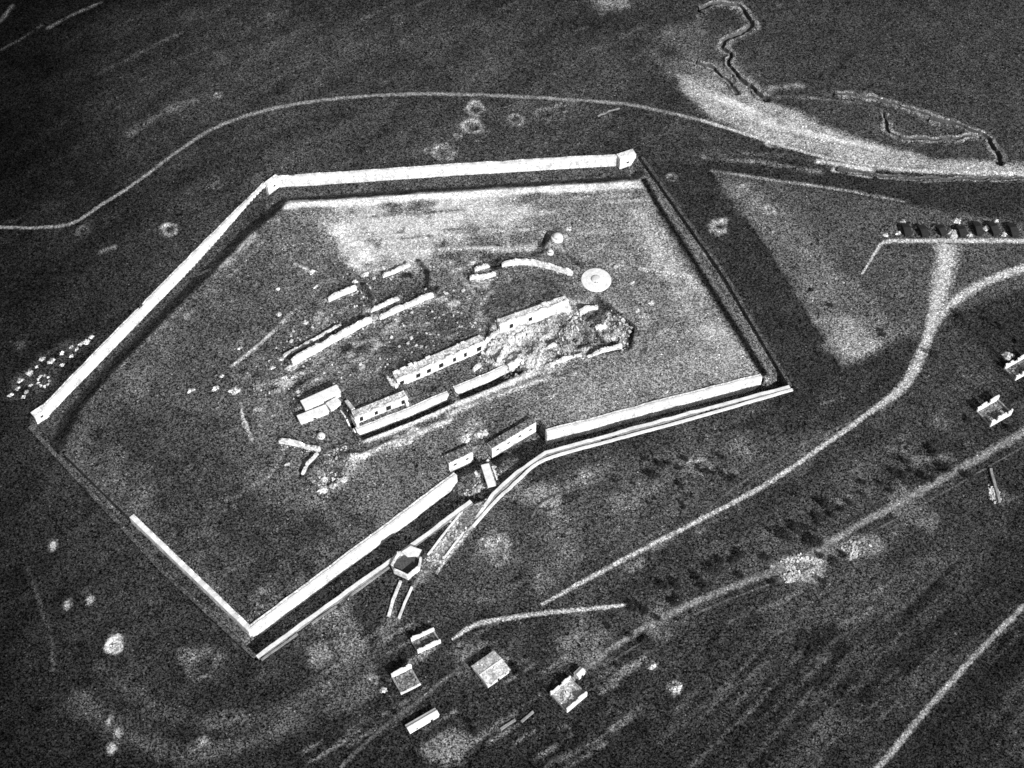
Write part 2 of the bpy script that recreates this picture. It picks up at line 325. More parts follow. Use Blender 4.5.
def backfill(A, B, d0, h, run, end=5.0):
    L = math.hypot(B[0]-A[0], B[1]-A[1]); u = ((B[0]-A[0])/L, (B[1]-A[1])/L); s = box_of([A, B], d0+run+6)
    a = (X[s]-A[0])*u[0]+(Y[s]-A[1])*u[1]; t = -(X[s]-A[0])*u[1]+(Y[s]-A[1])*u[0]
    f = np.where(t > d0, np.clip(1-(t-d0)/run, 0, 1), 0)*np.clip(1-np.maximum(-a, a-L)/end, 0, 1)
    Hh[s] = np.where(f > .02, np.maximum(Hh[s], BASE[s]+h*f*(.9+.3*NW[s]*2)), Hh[s])
for a, b, d0, h, run in [((398,388),(485,350),4.6,6.4,26),((356,424),(408,403),3.8,4.9,18),((500,334),(568,310),3.4,7.2,26),((293,366),(330,345),1.6,2.3,7),((330,345),(372,322),1.6,2.3,7),((380,320),(434,297),1.6,2.0,8),((371,314),(400,301),1.5,2.0,7),((329,302),(357,290),1.5,2.0,7),((470,281),(496,276),1.7,1.8,5),((534,266),(572,276),1.6,1.8,8),((502,267),(534,266),1.6,1.8,8),((279,443),(320,453),1.7,1.6,6),((306,413),(341,397),3.6,3.6,8)]:
    backfill(at(*a), at(*b), d0, h, run)
# ------------------------------------------------------------------ craters
for c in [(475,108,4.2,.3),(473,127,4.6,.32),(515,118,3.6,.2),(441,150,3.8,.22),(428,150,2.2,.2),(170,228,2.6,.34),(217,95,1.8,.25),(203,661,4.6,.11),(265,597,3,.13),(335,603,3,.12),(719,226,2.8,.36),(769,209,2.6,.34),(671,177,2.8,.16),(605,113,3,.1),(545,113,4,.13),(560,108,3,.12),(545,508,3.4,.2),(495,546,4.4,.18),(623,503,3,.15),(588,478,2.6,.2),(507,488,3,.16),(700,465,2.6,.18),(330,480,3,.12),(112,645,2.2,.6),(565,730,2.5,.06),(82,230,2.4,.08),(215,185,3,.07),(285,250,2.2,.09),(560,370,2.5,.1),(400,230,2,.1),(365,232,1.6,.1),(628,270,1.6,.3),(640,300,1.8,.24),(652,306,2.0,.3),(668,334,1.8,.26),(690,332,2,.3),(590,233,1.6,.3),(612,238,1.7,.06)]:
    crater(*c)
OUTP = OUT
n = 0
while n < 90:
    px, py = rng.uniform(-10, 1034), rng.uniform(-10, 778); x, y = at(px, py)
    if rng.uniform() < .3 and px < 300: continue
    r = rng.uniform(.9, 2.0); n += 1
    i = np.searchsorted(GX, x); j = np.searchsorted(GY, y)
    if DITCH[max(0, j-5):j+5, max(0, i-5):i+5].max() > 0: continue
    crater(px, py, r, min(.4, TONE[min(j, len(GY)-1), min(i, len(GX)-1)]*rng.uniform(1.2, 2.4)), .7)
# small roughness of the turf
fine = (np.abs(X) < 420) & (Y > -280) & (Y < 420)
Hh += np.where(fine, .55*(fbm(X, Y, 7, 61, 3)-.5) + .16*(vnoise(X, Y, 1.7, 63)-.5), 0)
HPRE = Hh.copy()

def Hat(x, y, grid=None):
    g = Hh if grid is None else grid
    i = int(np.clip(np.searchsorted(GX, x)-1, 0, len(GX)-2)); j = int(np.clip(np.searchsorted(GY, y)-1, 0, len(GY)-2))
    u = (x-GX[i])/(GX[i+1]-GX[i]); v = (y-GY[j])/(GY[j+1]-GY[j])
    return float((g[j, i]*(1-u)+g[j, i+1]*u)*(1-v)+(g[j+1, i]*(1-u)+g[j+1, i+1]*u)*v)

# ------------------------------------------------------------------ materials (the photograph is black and white: every surface is neutral grey)
def material(name, albedo, lo=.7, hi=1.3, scale=1.0, rough=.9, big=.2, bscale=.12, attr=None, ragged=False, detail=4, bump=0.0, obj=True, stain=None, grain=None):
    m = bpy.data.materials.new(name); m.use_nodes = True; N, L = m.node_tree.nodes, m.node_tree.links
    bs = N['Principled BSDF']; bs.inputs['Roughness'].default_value = rough; bs.inputs['Specular IOR Level'].default_value = 0 if (attr or grain) else .15
    tc = N.new('ShaderNodeNewGeometry') if not obj else N.new('ShaderNodeTexCoord'); co = tc.outputs['Position'] if not obj else tc.outputs['Object']
    def noise(sc, det, ro=.65):
        n = N.new('ShaderNodeTexNoise'); n.inputs['Scale'].default_value = sc; n.inputs['Detail'].default_value = det; n.inputs['Roughness'].default_value = ro
        L.new(co, n.inputs['Vector']); return n.outputs['Fac']
    def rng_(src, a, b, c, d):
        r = N.new('ShaderNodeMapRange'); r.inputs[1].default_value, r.inputs[2].default_value, r.inputs[3].default_value, r.inputs[4].default_value = a, b, c, d
        L.new(src, r.inputs[0]); return r.outputs[0]
    def mul(a, b):
        x = N.new('ShaderNodeMath'); x.operation = 'MULTIPLY'
        for k, v in enumerate((a, b)):
            if isinstance(v, (int, float)): x.inputs[k].default_value = v
            else: L.new(v, x.inputs[k])
        return x.outputs[0]
    n1 = noise(scale, detail)
    f = rng_(n1, .3, .7, lo, hi)
    f = mul(f, rng_(noise(bscale, 4), .3, .7, 1-big, 1+big))
    if grain:
        vo = N.new('ShaderNodeTexVoronoi'); vo.inputs['Scale'].default_value = 2.0; L.new(co, vo.inputs['Vector'])
        sc_ = N.new('ShaderNodeSeparateColor'); L.new(vo.outputs['Color'], sc_.inputs[0])
        pw = N.new('ShaderNodeMath'); pw.operation = 'POWER'; L.new(sc_.outputs[0], pw.inputs[0]); pw.inputs[1].default_value = 1.7
        f = mul(rng_(pw.outputs[0], 0, 1, *grain), rng_(noise(.45, 4, .7), .3, .7, .7, 1.3))
        sp = rng_(sc_.outputs[1], .975, .99, 1, 2.6); f = mul(f, sp)      # a few flints and straws
        f = mul(f, rng_(noise(bscale, 5), .3, .7, 1-big, 1+big))
    if stain:
        w = N.new('ShaderNodeTexNoise'); w.inputs['Scale'].default_value = .35; w.inputs['Detail'].default_value = 5
        mp = N.new('ShaderNodeMapping'); mp.inputs['Scale'].default_value = (1, 1, .18); L.new(co, mp.inputs['Vector']); L.new(mp.outputs[0], w.inputs['Vector'])
        f = mul(f, rng_(w.outputs['Fac'], .38, .6, stain, 1.0))
    if attr:
        a = N.new('ShaderNodeAttribute'); a.attribute_name = attr
        k_ = rng_(a.outputs['Fac'], .08, .4, 0, .5); mx_ = N.new('ShaderNodeMix'); L.new(k_, mx_.inputs[0]); L.new(f, mx_.inputs[2]); mx_.inputs[3].default_value = 1.05   # bare chalk is smoother than turf
        f = mul(mx_.outputs[0], a.outputs['Fac'])
    else: f = mul(f, albedo)
    cc = N.new('ShaderNodeCombineColor')
    for k in range(3): L.new(f, cc.inputs[k])
    L.new(cc.outputs[0], bs.inputs['Base Color'])
    if bump:
        b = N.new('ShaderNodeBump'); b.inputs['Strength'].default_value = bump; b.inputs['Distance'].default_value = .35; L.new(n1, b.inputs['Height']); L.new(b.outputs[0], bs.inputs['Normal'])
    if ragged:
        a = N.new('ShaderNodeAttribute'); a.attribute_name = 'middle'
        ad = N.new('ShaderNodeMath'); ad.operation = 'ADD'; L.new(a.outputs['Fac'], ad.inputs[0]); L.new(rng_(noise(.7, 5, .8), .3, .7, -.6, .6), ad.inputs[1])
        g = rng_(ad.outputs[0], .1, .75, 0, 1)
        tr = N.new('ShaderNodeBsdfTransparent'); mx = N.new('ShaderNodeMixShader'); L.new(g, mx.inputs[0]); L.new(tr.outputs[0], mx.inputs[1]); L.new(bs.outputs[0], mx.inputs[2])
        L.new(mx.outputs[0], N['Material Output'].inputs['Surface'])
    return m
M = dict(
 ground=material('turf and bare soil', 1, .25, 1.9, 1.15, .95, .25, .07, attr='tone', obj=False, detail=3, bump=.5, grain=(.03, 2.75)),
 chalk=material('pale chalk road', .34, .6, 1.35, 1.2, .95, .2, .15, grain=(.35, 2.1), ragged=True, obj=False),
 southroad=material('worn south road', .23, .5, 1.5, 1.2, .95, .25, .1, ragged=True, grain=(.35, 2.1), obj=False),
 paleroad=material('worn pale road', .17, .5, 1.5, 1.2, .95, .25, .1, grain=(.35, 2.1), ragged=True, obj=False),
 dirt=material('worn dirt track', .155, .45, 1.5, 1.2, .95, .3, .1, grain=(.35, 2.1), ragged=True, obj=False),
 dim=material('faint grassy track', .075, .4, 1.6, 1.2, .95, .3, .1, grain=(.35, 2.1), ragged=True, obj=False),
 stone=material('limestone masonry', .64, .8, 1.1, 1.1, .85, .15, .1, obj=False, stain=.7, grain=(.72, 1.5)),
 coping=material('limestone coping', .60, .75, 1.15, 1.4, .85, .2, .2, obj=False),
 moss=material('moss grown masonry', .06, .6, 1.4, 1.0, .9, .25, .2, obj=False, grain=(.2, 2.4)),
 greystone=material('weathered grey masonry', .2, .6, 1.4, 1.0, .9, .3, .1, obj=False),
 concrete=material('pale concrete', .62, .75, 1.15, 1.2, .8, .15, .25, obj=False),
 turfroof=material('turf on the vaults', .11, .4, 1.7, 1.0, .95, .4, .2, obj=False, grain=(.2, 2.4)),
 gravelroof=material('gravelled roof', .42, .7, 1.3, 1.2, .95, .25, .25, obj=False, grain=(.5, 1.8)),
 slate=material('grey roof sheets', .36, .7, 1.3, 1.2, .7, .25, .3, obj=False, grain=(.6, 1.6)),
 plaster=material('limewashed wall', .66, .75, 1.15, 1.3, .85, .15, .3, obj=False),
 tar=material('tarred timber', .018, .6, 1.4, 1.5, .8, .2, .3),
 hole=material('dark opening', .012, .8, 1.2, 1.0, .9, .1, .2),
 steel=material('painted steel', .5, .9, 1.1, 1.0, .5, .1, .3),
 rubble=material('broken masonry', .5, .5, 1.3, 1.2, .9, .35, .4, obj=False),
 spoil=material('chalk spoil', .36, .4, 1.5, 1.5, .95, .4, .3, obj=False, grain=(.3, 2.1)),
 trench=material('trench soil', .06, .5, 1.6, 1.3, .95, .3, .15, obj=False),
 lip=material('thrown up soil', .15, .3, 1.8, 1.3, .95, .4, .2, obj=False, grain=(.2, 2.4), ragged=True),
 fallen=material('fallen roof sheets', .10, .4, 1.6, 1.2, .9, .4, .3, obj=False, grain=(.3, 2.2)),
 leaf=material('dark foliage', .022, .6, 1.5, 1.0, .9, .2, .5),
 bark=material('bark', .06, .7, 1.3, 2.0, .9, .2, .5),
 earth=material('bare floor earth', .06, .5, 1.5, 1.2, .95, .3, .2, obj=False))

# ------------------------------------------------------------------ mesh helpers
def link(name, me, mat, parent=None):
    o = bpy.data.objects.new(name, me); COL.objects.link(o)
    if mat is not None: me.materials.append(mat)
    if parent is not None: o.parent = parent
    return o
class MB:
    def __init__(s): s.v = []; s.f = []
    def add(s, v, f):
        k = len(s.v); s.v += [tuple(map(float, p)) for p in v]; s.f += [tuple(i+k for i in q) for q in f]; return s
    def box(s, c, size, rz=0, tilt=0):
        x, y, z = [q/2 for q in size]; cr, sr = math.cos(rz), math.sin(rz); v = []
        for dz in (-z, z):
            for dx, dy in ((-x, -y), (x, -y), (x, y), (-x, y)):
                zz = dz + tilt*dx
                v.append((c[0]+dx*cr-dy*sr, c[1]+dx*sr+dy*cr, c[2]+zz))
        return s.add(v, [(3,2,1,0),(4,5,6,7),(0,1,5,4),(1,2,6,5),(2,3,7,6),(3,0,4,7)])
    def block(s, c, r):     # an irregular broken stone
        q = [random.uniform(.6, 1.15) for _ in range(8)]; a, t = random.uniform(0, 6.28), random.uniform(-.4, .4); v = []
        sx, sy, sz = r*random.uniform(.7, 1.4), r*random.uniform(.6, 1), r*random.uniform(.4, .9)
        for k, (dx, dy, dz) in enumerate([(-1,-1,-1),(1,-1,-1),(1,1,-1),(-1,1,-1),(-1,-1,1),(1,-1,1),(1,1,1),(-1,1,1)]):
            x, y, z = dx*sx*q[k], dy*sy*q[k], dz*sz*q[k]+t*dx*sx
            v.append((c[0]+x*math.cos(a)-y*math.sin(a), c[1]+x*math.sin(a)+y*math.cos(a), c[2]+z))
        return s.add(v, [(3,2,1,0),(4,5,6,7),(0,1,5,4),(1,2,6,5),(2,3,7,6),(3,0,4,7)])
    def prism(s, poly, z0, z1):
        n = len(poly); v = [(x, y, z0) for x, y in poly]+[(x, y, z1) for x, y in poly]
        return s.add(v, [tuple(range(n))[::-1], tuple(range(n, 2*n))]+[(i, (i+1) % n, n+(i+1) % n, n+i) for i in range(n)])
    def lathe(s, c, prof, n=28):
        v = []; f = []
        for r, z in prof:
            for k in range(n): v.append((c[0]+r*math.cos(k*2*math.pi/n), c[1]+r*math.sin(k*2*math.pi/n), c[2]+z))
        for i in range(len(prof)-1):
            for k in range(n): f.append((i*n+k, i*n+(k+1) % n, (i+1)*n+(k+1) % n, (i+1)*n+k))
        f.append(tuple(range(n))[::-1]); f.append(tuple(range((len(prof)-1)*n, len(prof)*n))); return s.add(v, f)
    def ribbonwall(s, pts, thick, ztop, zbot, batter=.25):
        """wall whose front face is on the right of the walked line, body to the left; ztop/zbot functions of the point index and place"""
        n = len(pts); v = []; f = []
        for i, p in enumerate(pts):
            a = pts[max(0, i-1)]; b = pts[min(n-1, i+1)]; L = math.hypot(b[0]-a[0], b[1]-a[1]) or 1
            nx, ny = -(b[1]-a[1])/L, (b[0]-a[0])/L
            zt, zb = ztop(p, i), zbot(p, i)
            v += [(p[0]-nx*batter, p[1]-ny*batter, zb), (p[0], p[1], zt), (p[0]+nx*thick, p[1]+ny*thick, zt), (p[0]+nx*thick, p[1]+ny*thick, zb)]
        for i in range(n-1):
            k = 4*i
            f += [(k, k+4, k+5, k+1), (k+1, k+5, k+6, k+2), (k+2, k+6, k+7, k+3), (k+3, k+7, k+4, k)]
        f += [(0, 1, 2, 3), (4*n-1, 4*n-2, 4*n-3, 4*n-4)]
        return s.add(v, f)
    def build(s, name, mat, parent=None, smooth=False, origin=None):
        me = bpy.data.meshes.new(name)
        V = s.v
        if origin is not None: V = [(a-origin[0], b-origin[1], c-origin[2]) for a, b, c in V]
        me.from_pydata(V, [], s.f); me.validate(); me.update()
        o = link(name, me, mat, parent)
        if origin is not None and parent is None: o.location = origin
        if smooth: me.polygons.foreach_set('use_smooth', [True]*len(me.polygons))
        return o
def tag(o, label=None, cat=None, group=None, kind=None):
    if label: o['label'] = label
    if cat: o['category'] = cat
    if group: o['group'] = group
    if kind: o['kind'] = kind
    return o
def empty(name, label, cat, loc=(0, 0, 0), group=None):
    o = bpy.data.objects.new(name, None); COL.objects.link(o); o.location = loc; o.empty_display_size = 1
    return tag(o, label, cat, group)
class Thing:
    """an Empty at the base; parts are given in world coordinates and stored relative to it"""
    def __init__(s, name, label, cat, loc, group=None): s.o = empty(name, label, cat, loc, group); s.loc = loc
    def part(s, name, mb, mat, parent=None, smooth=False, label=None):
        o = mb.build(name, mat, parent or s.o, smooth, s.loc)
        if label: o['label'] = label
        return o

# ------------------------------------------------------------------ fort walls
def fortwall(name, label, px, up=.35, depth=D_DITCH, thick=2.4, mat='stone', group=None, cope='coping', cw=1.0, flip=False, rise=.25, wob=.35, cat='wall', step=2):
    pts = line(px, 0)
    if flip: pts = pts[::-1]
    pts = resample(pts, step); c = pts[len(pts)//2]; z0 = float(H0(*c))
    t = Thing(name, label, cat, (c[0], c[1], z0-depth), group)
    zt = lambda p, i: float(H0(*p))+up+wob*((vnoise(p[0], p[1], 7, 7)-.5)*2+(vnoise(p[0], p[1], 2.1, 8)-.5)*1.6-max(0, vnoise(p[0], p[1], 11, 9)-.72)*7)
    m = MB().ribbonwall(pts, thick, zt, lambda p, i: float(H0(*p))-depth-.6)
    t.part('wall_face', m, M[mat])
    if cope:
        q = MB(); fr = []
        n = len(pts)
        for i, p in enumerate(pts):
            a = pts[max(0, i-1)]; b = pts[min(n-1, i+1)]; L = math.hypot(b[0]-a[0], b[1]-a[1]); nx, ny = -(b[1]-a[1])/L, (b[0]-a[0])/L
            fr.append((p[0]-nx*.15, p[1]-ny*.15))
        q.ribbonwall(fr, thick*cw+.3, lambda p, i: zt(p, i)+rise, lambda p, i: zt(p, i)+.003, 0)
        t.part('coping', q, M[cope])
    return t
g1 = 'outer ditch walls'
fortwall('counterscarp_wall', 'long white outer ditch wall along the top of the fort', [(278,179),(628,157)], group=g1, cw=.45, flip=False)
fortwall('counterscarp_wall', 'long white outer ditch wall along the upper left flank of the fort', [(41,413),(267,184)], group=g1, cw=.45)
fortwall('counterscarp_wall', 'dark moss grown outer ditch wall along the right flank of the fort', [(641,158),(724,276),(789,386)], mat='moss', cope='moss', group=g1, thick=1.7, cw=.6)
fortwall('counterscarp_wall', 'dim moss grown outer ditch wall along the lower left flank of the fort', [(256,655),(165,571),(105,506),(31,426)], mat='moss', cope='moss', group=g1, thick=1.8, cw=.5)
fortwall('counterscarp_wall', 'thin pale outer ditch wall along the lower edge right of the gate', [(789,386),(610,434),(545,452),(517,471),(492,494),(476,517)], group=g1, cw=.55, mat='greystone')
fortwall('counterscarp_wall', 'thin pale outer ditch wall along the lower edge left of the gate', [(470,501),(395,556),(256,656)], group=g1, cw=.62, mat='greystone')
g2 = 'inner ditch walls'
fortwall('scarp_wall', 'white inner ditch wall along the lower edge right of the gate', [(547,434),(762,378)], group=g2, cw=.4, up=.6)
fortwall('scarp_wall', 'white inner ditch wall along the lower edge left of the gate', [(251,631),(457,476)], group=g2, cw=.4, up=.6)
fortwall('scarp_wall', 'thin bright inner ditch wall along the lower half of the lower left flank', [(130,518),(249,632)], group=g2, cw=.6, up=.5)
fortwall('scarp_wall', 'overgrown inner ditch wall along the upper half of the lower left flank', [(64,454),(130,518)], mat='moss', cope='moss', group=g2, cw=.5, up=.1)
# low outer parapet of the covered way
def lowwall(name, label, px, h=1.1, thick=.9, mat='coping', curve=False, cat='wall', group=None, gaps=0, wob=.5):
    pts = line(px)
    if curve: pts = smooth(pts)
    pts = resample(pts, 2.0); c = pts[len(pts)//2]
    m = MB(); run = []
    def zt(p, i): return Hat(*p)+h*(1-wob*vnoise(p[0], p[1], 3.2, 71))
    for i, p in enumerate(pts):
        if gaps and vnoise(p[0], p[1], 6, 74) < gaps:
            if len(run) > 2: m.ribbonwall(run, thick, zt, lambda p, i: Hat(*p)-.8, .05)
            run = []
        else: run.append(p)
    if len(run) > 2: m.ribbonwall(run, thick, zt, lambda p, i: Hat(*p)-.8, .05)
    return tag(m.build(name, M[mat], None, False, (c[0], c[1], Hat(*c))), label, cat, group)
lowwall('parapet', 'low white parapet curving outside the ditch from the gate to the right corner', [(474,528),(497,502),(519,481.5),(546,461),(612,442),(700,418),(793,391)], .9, 1.3, curve=True, group='covered way parapets', wob=.3)
lowwall('parapet', 'faint broken parapet outside the ditch left of the gate', [(262,661),(330,612),(390,568)], .8, .9, 'greystone', gaps=.35, group='covered way parapets')

# corner casemates of the ditch
def casemate(name, label, a, b, depth_m, h, below, slits=2, mat='stone', roof='concrete', cat='casemate', group=None, overhang=.3, plinth=0):
    """front line a-b in the picture (top of face), body behind it (to the upper left)"""
    A, B = at(*a), at(*b); L = math.hypot(B[0]-A[0], B[1]-A[1]); u = ((B[0]-A[0])/L, (B[1]-A[1])/L); n = (-u[1], u[0])
    z = float(H0(*A)); C = (A[0]+B[0])/2, (A[1]+B[1])/2
    t = Thing(name, label, cat, (C[0], C[1], z-below), group)
    poly = [A, B, (B[0]+n[0]*depth_m, B[1]+n[1]*depth_m), (A[0]+n[0]*depth_m, A[1]+n[1]*depth_m)]
    t.part('wall', MB().prism(poly, z-below-.5, z+h), M[mat])
    if plinth: t.part('plinth', MB().prism([(p[0]+n[0]*.1, p[1]+n[1]*.1) for p in poly], z-below-plinth, z-below-.503), M['moss'])
    e = overhang; rp = [(A[0]-u[0]*e-n[0]*e, A[1]-u[1]*e-n[1]*e), (B[0]+u[0]*e-n[0]*e, B[1]+u[1]*e-n[1]*e), (B[0]+u[0]*e+n[0]*(depth_m+e), B[1]+u[1]*e+n[1]*(depth_m+e)), (A[0]-u[0]*e+n[0]*(depth_m+e), A[1]-u[1]*e+n[1]*(depth_m+e))]
    t.part('roof', MB().prism(rp, z+h+.003, z+h+.6), M[roof])
    for k in range(slits):
        s = (k+.5)/slits; p = (A[0]+u[0]*L*s-n[0]*.02, A[1]+u[1]*L*s-n[1]*.02)
        t.part('embrasure', MB().box((p[0], p[1], z+h-(h+below)*.45), (1.5, .25, 1.1), math.atan2(u[1], u[0])), M['hole'])
    return t
cg = 'corner casemates of the ditch'
casemate('casemate', 'white casemate flaring at the top right corner of the ditch', (620,161), (636,156), 4.5, .7, 8.0, 1, roof='stone', group=cg, overhang=0)
casemate('casemate', 'small white casemate at the top left corner of the ditch', (268,188), (280,179), 3.5, .8, 5, 1, roof='stone', group=cg, overhang=0)
casemate('casemate', 'white block ending the outer wall at the far left corner', (35,418), (47,410), 3.5, .6, 5, 1, roof='stone', group=cg, overhang=0)
casemate('casemate', 'square white casemate left of the gate passage', (449,465), (473,454), 5, 1.4, 6.0, 2, roof='turfroof', group='gate casemates', plinth=4, overhang=-.2)
casemate('casemate', 'long white casemate right of the gate passage', (492,450.5), (536,424.5), 4, 1.4, 6.0, 4, roof='turfroof', group='gate casemates', plinth=4.5, overhang=-.2)
# gate causeway over the ditch
def slab_between(t, name, a, b, w, z, h, mat):
    A, B = at(*a), at(*b); L = math.hypot(B[0]-A[0], B[1]-A[1])
    return t.part(name, MB().box(((A[0]+B[0])/2, (A[1]+B[1])/2, z), (L, w, h), math.atan2(B[1]-A[1], B[0]-A[0])), M[mat])
A = at(489,470); z = float(H0(*A))
t = Thing('causeway', 'pale stone causeway crossing the ditch below the gate', 'bridge', (A[0], A[1], z-9))
slab_between(t, 'deck', (485,464), (492,486), 4.0, z-.4, .8, 'concrete')
slab_between(t, 'pier', (486,466), (488,471), 5.0, z-5, 8.2, 'greystone'); slab_between(t, 'pier', (490,480), (492,485), 5.0, z-5, 8.2, 'greystone')
slab_between(t, 'parapet', (493,468), (497,480), .6, z+.25, .6, 'stone')
for k, (c, w) in enumerate([((466,438), 7), ((480,436), 7)]):
    pass

# ------------------------------------------------------------------ interior walls (rampart street and terreplein walls)
def raised(name, label, px, h=3.5, thick=2.4, below=1.5, mat='stone', curve=False, openings=0, cat='wall', group=None, wob=.7):
    thick = min(thick, 1.3)
    """masonry wall standing on the terreplein; px is the foot of its sunlit face"""
    pts = line(px)
    if curve: pts = smooth(pts)
    pts = resample(pts, 1.3); c = pts[len(pts)//2]; zc = Hat(*c)
    t = Thing(name, label, cat, (c[0], c[1], zc), group)
    base = lambda p: float(H0(*p))
    zt = lambda p, i: base(p)+h+wob*((vnoise(p[0], p[1], 4, 17)-.5)*2+(vnoise(p[0], p[1], 1.1, 18)-.5)*2.2)-(.3*h if i in (0, len(pts)-1) else 0)
    t.part('wall_face', MB().ribbonwall(pts, thick, zt, lambda p, i: base(p)-below, .2), M[mat])
    bk = MB()
    for i in range(len(pts)-1):
        for q_ in range(2):
            if random.random() < .55:
                f_ = random.random(); x, y = pts[i][0]*(1-f_)+pts[i+1][0]*f_, pts[i][1]*(1-f_)+pts[i+1][1]*f_
                if random.random() < .55: bk.block((x+random.uniform(-.3, .3), y+.5+random.uniform(0, .6), zt(pts[i], 1)+.1), random.uniform(.25, .6))
                else: bk.block((x+random.uniform(0, 1.2), y-random.uniform(.4, 1.8), base(pts[i])+.1), random.uniform(.2, .55))
    t.part('fallen_stone', bk, M['rubble'])['kind'] = 'stuff'
    for k in range(openings):
        s = (k+.5)/openings*(len(pts)-1); i = int(s); p, q = pts[i], pts[min(i+1, len(pts)-1)]
        if p == q: p = pts[i-1]
        t.part('opening', MB().box(((p[0]+q[0])/2, (p[1]+q[1])/2, base(p)+h*.42), (1.4, .5, h*.55), math.atan2(q[1]-p[1], q[0]-p[0])), M['hole'])
    return t
iw = 'walls inside the fort'
raised('retaining_wall', 'longest white wall of the rampart street in the left of the fort', [(293,366),(330,345),(372,322)], 4.6, 2.5, group=iw, openings=0)
raised('retaining_wall', 'worn white wall continuing the rampart street towards the upper right', [(380,320),(410,307),(434,297)], 3.2, 2.5, group=iw, wob=.8)
raised('retaining_wall', 'thin low white wall behind the rampart street', [(284,358),(300,350),(318,340),(342,327)], 1.7, 1.4, group=iw, wob=.5)
raised('retaining_wall', 'short white wall above the middle of the rampart street', [(371,314),(400,301)], 3.0, 2.2, group=iw)
raised('retaining_wall', 'short straight white wall at the upper left of the fort interior', [(329,302),(357,290)], 3.2, 2.2, group=iw)
raised('retaining_wall', 'narrow white wall fragment near the bare ground', [(383,278),(394,274),(411,266)], 2.0, 1.5, group=iw, wob=.7)
raised('retaining_wall', 'thick short white wall below the dark pit', [(470,281),(482,280),(496,276)], 3.2, 2.6, group=iw)
raised('retaining_wall', 'thin short white wall just above the thick one by the pit', [(475,272),(490,267)], 1.8, 1.4, group=iw)
raised('retaining_wall', 'curved white wall sweeping towards the round turret slab', [(502,267),(518,265),(534,266),(552,270),(572,276)], 3.2, 2.4, curve=True, group=iw)
raised('retaining_wall', 'upper arm of the white forked wall in the lower left interior', [(279,443),(300,447),(320,453)], 3.0, 2.6, group=iw)
raised('retaining_wall', 'lower arm of the white forked wall in the lower left interior', [(304,476),(309,466),(319,456)], 2.2, 2.0, group=iw, wob=.5)
for lab, px, h in [('jagged wall stub joining the long barracks to its broken right end', [(486,346),(492,340),(499,334)], 3.2),
    ('upright wall stub just right of the long barracks', [(488,356),(495,345)], 3.0), ('leaning wall stub above the right end of the sunken street', [(499,364),(507,350)], 2.6),
    ('broad wall stub at the right tip of the sunken street', [(509,369),(522,361)], 2.6), ('low wall stub in front of the broken right barracks', [(516,339),(530,333)], 2.0),
    ('bright slanting wall stub in the middle of the rubble', [(541,354),(557,346)], 2.2), ('lower wall line under the middle of the rubble', [(548,368),(566,361),(582,357)], 1.6),
    ('low broken wall closing the rubble court at the lower right', [(588,358),(606,351),(622,347)], 1.4), ('curved wall remnant in the upper part of the rubble court', [(580,314),(588,310),(598,309)], 1.8),
    ('short wall remnant in the centre of the rubble court', [(596,330),(606,326)], 1.6), ('wall remnant between the rubble court and the broken barracks', [(572,322),(578,332)], 1.8),
    ('jagged white wall at the left end of the long barracks', [(386,380),(391,388),(398,391)], 4.2), ('low stub in the courtyard of the long barracks', [(474,372),(482,366)], 1.4),
    ('pale wall along the left edge of the lower barracks', [(346,412),(352,420),(357,427)], 3.0)]:
    raised('wall_stub', lab, px, h, 1.3, group='broken wall stubs among the ruins', wob=1.0)
# north faces of the sunken southern street
def streetwall(label, px, depth, up, mat='stone', openings=0):
    t = fortwall('street_wall', label, px, up=up, depth=depth, thick=2.6, mat=mat, group='sunken street walls', cw=.5)
    pts = resample(line(px), 2.5)
    for k in range(openings):
        i = int((k+.5)/openings*(len(pts)-1)); p, q = pts[i], pts[i+1]; z = float(H0(*p))
        t.part('opening', MB().box(((p[0]+q[0])/2, (p[1]+q[1])/2, z-depth*.55), (1.2, .6, 2.0), math.atan2(q[1]-p[1], q[0]-p[0])), M['hole'])
    return t
streetwall('white wall of the sunken street in front of the lower barracks', SOUTH_A, 5.0, .4)
streetwall('white wall of the sunken street below the collapsed barracks end', SOUTH_B, 5.5, .5)

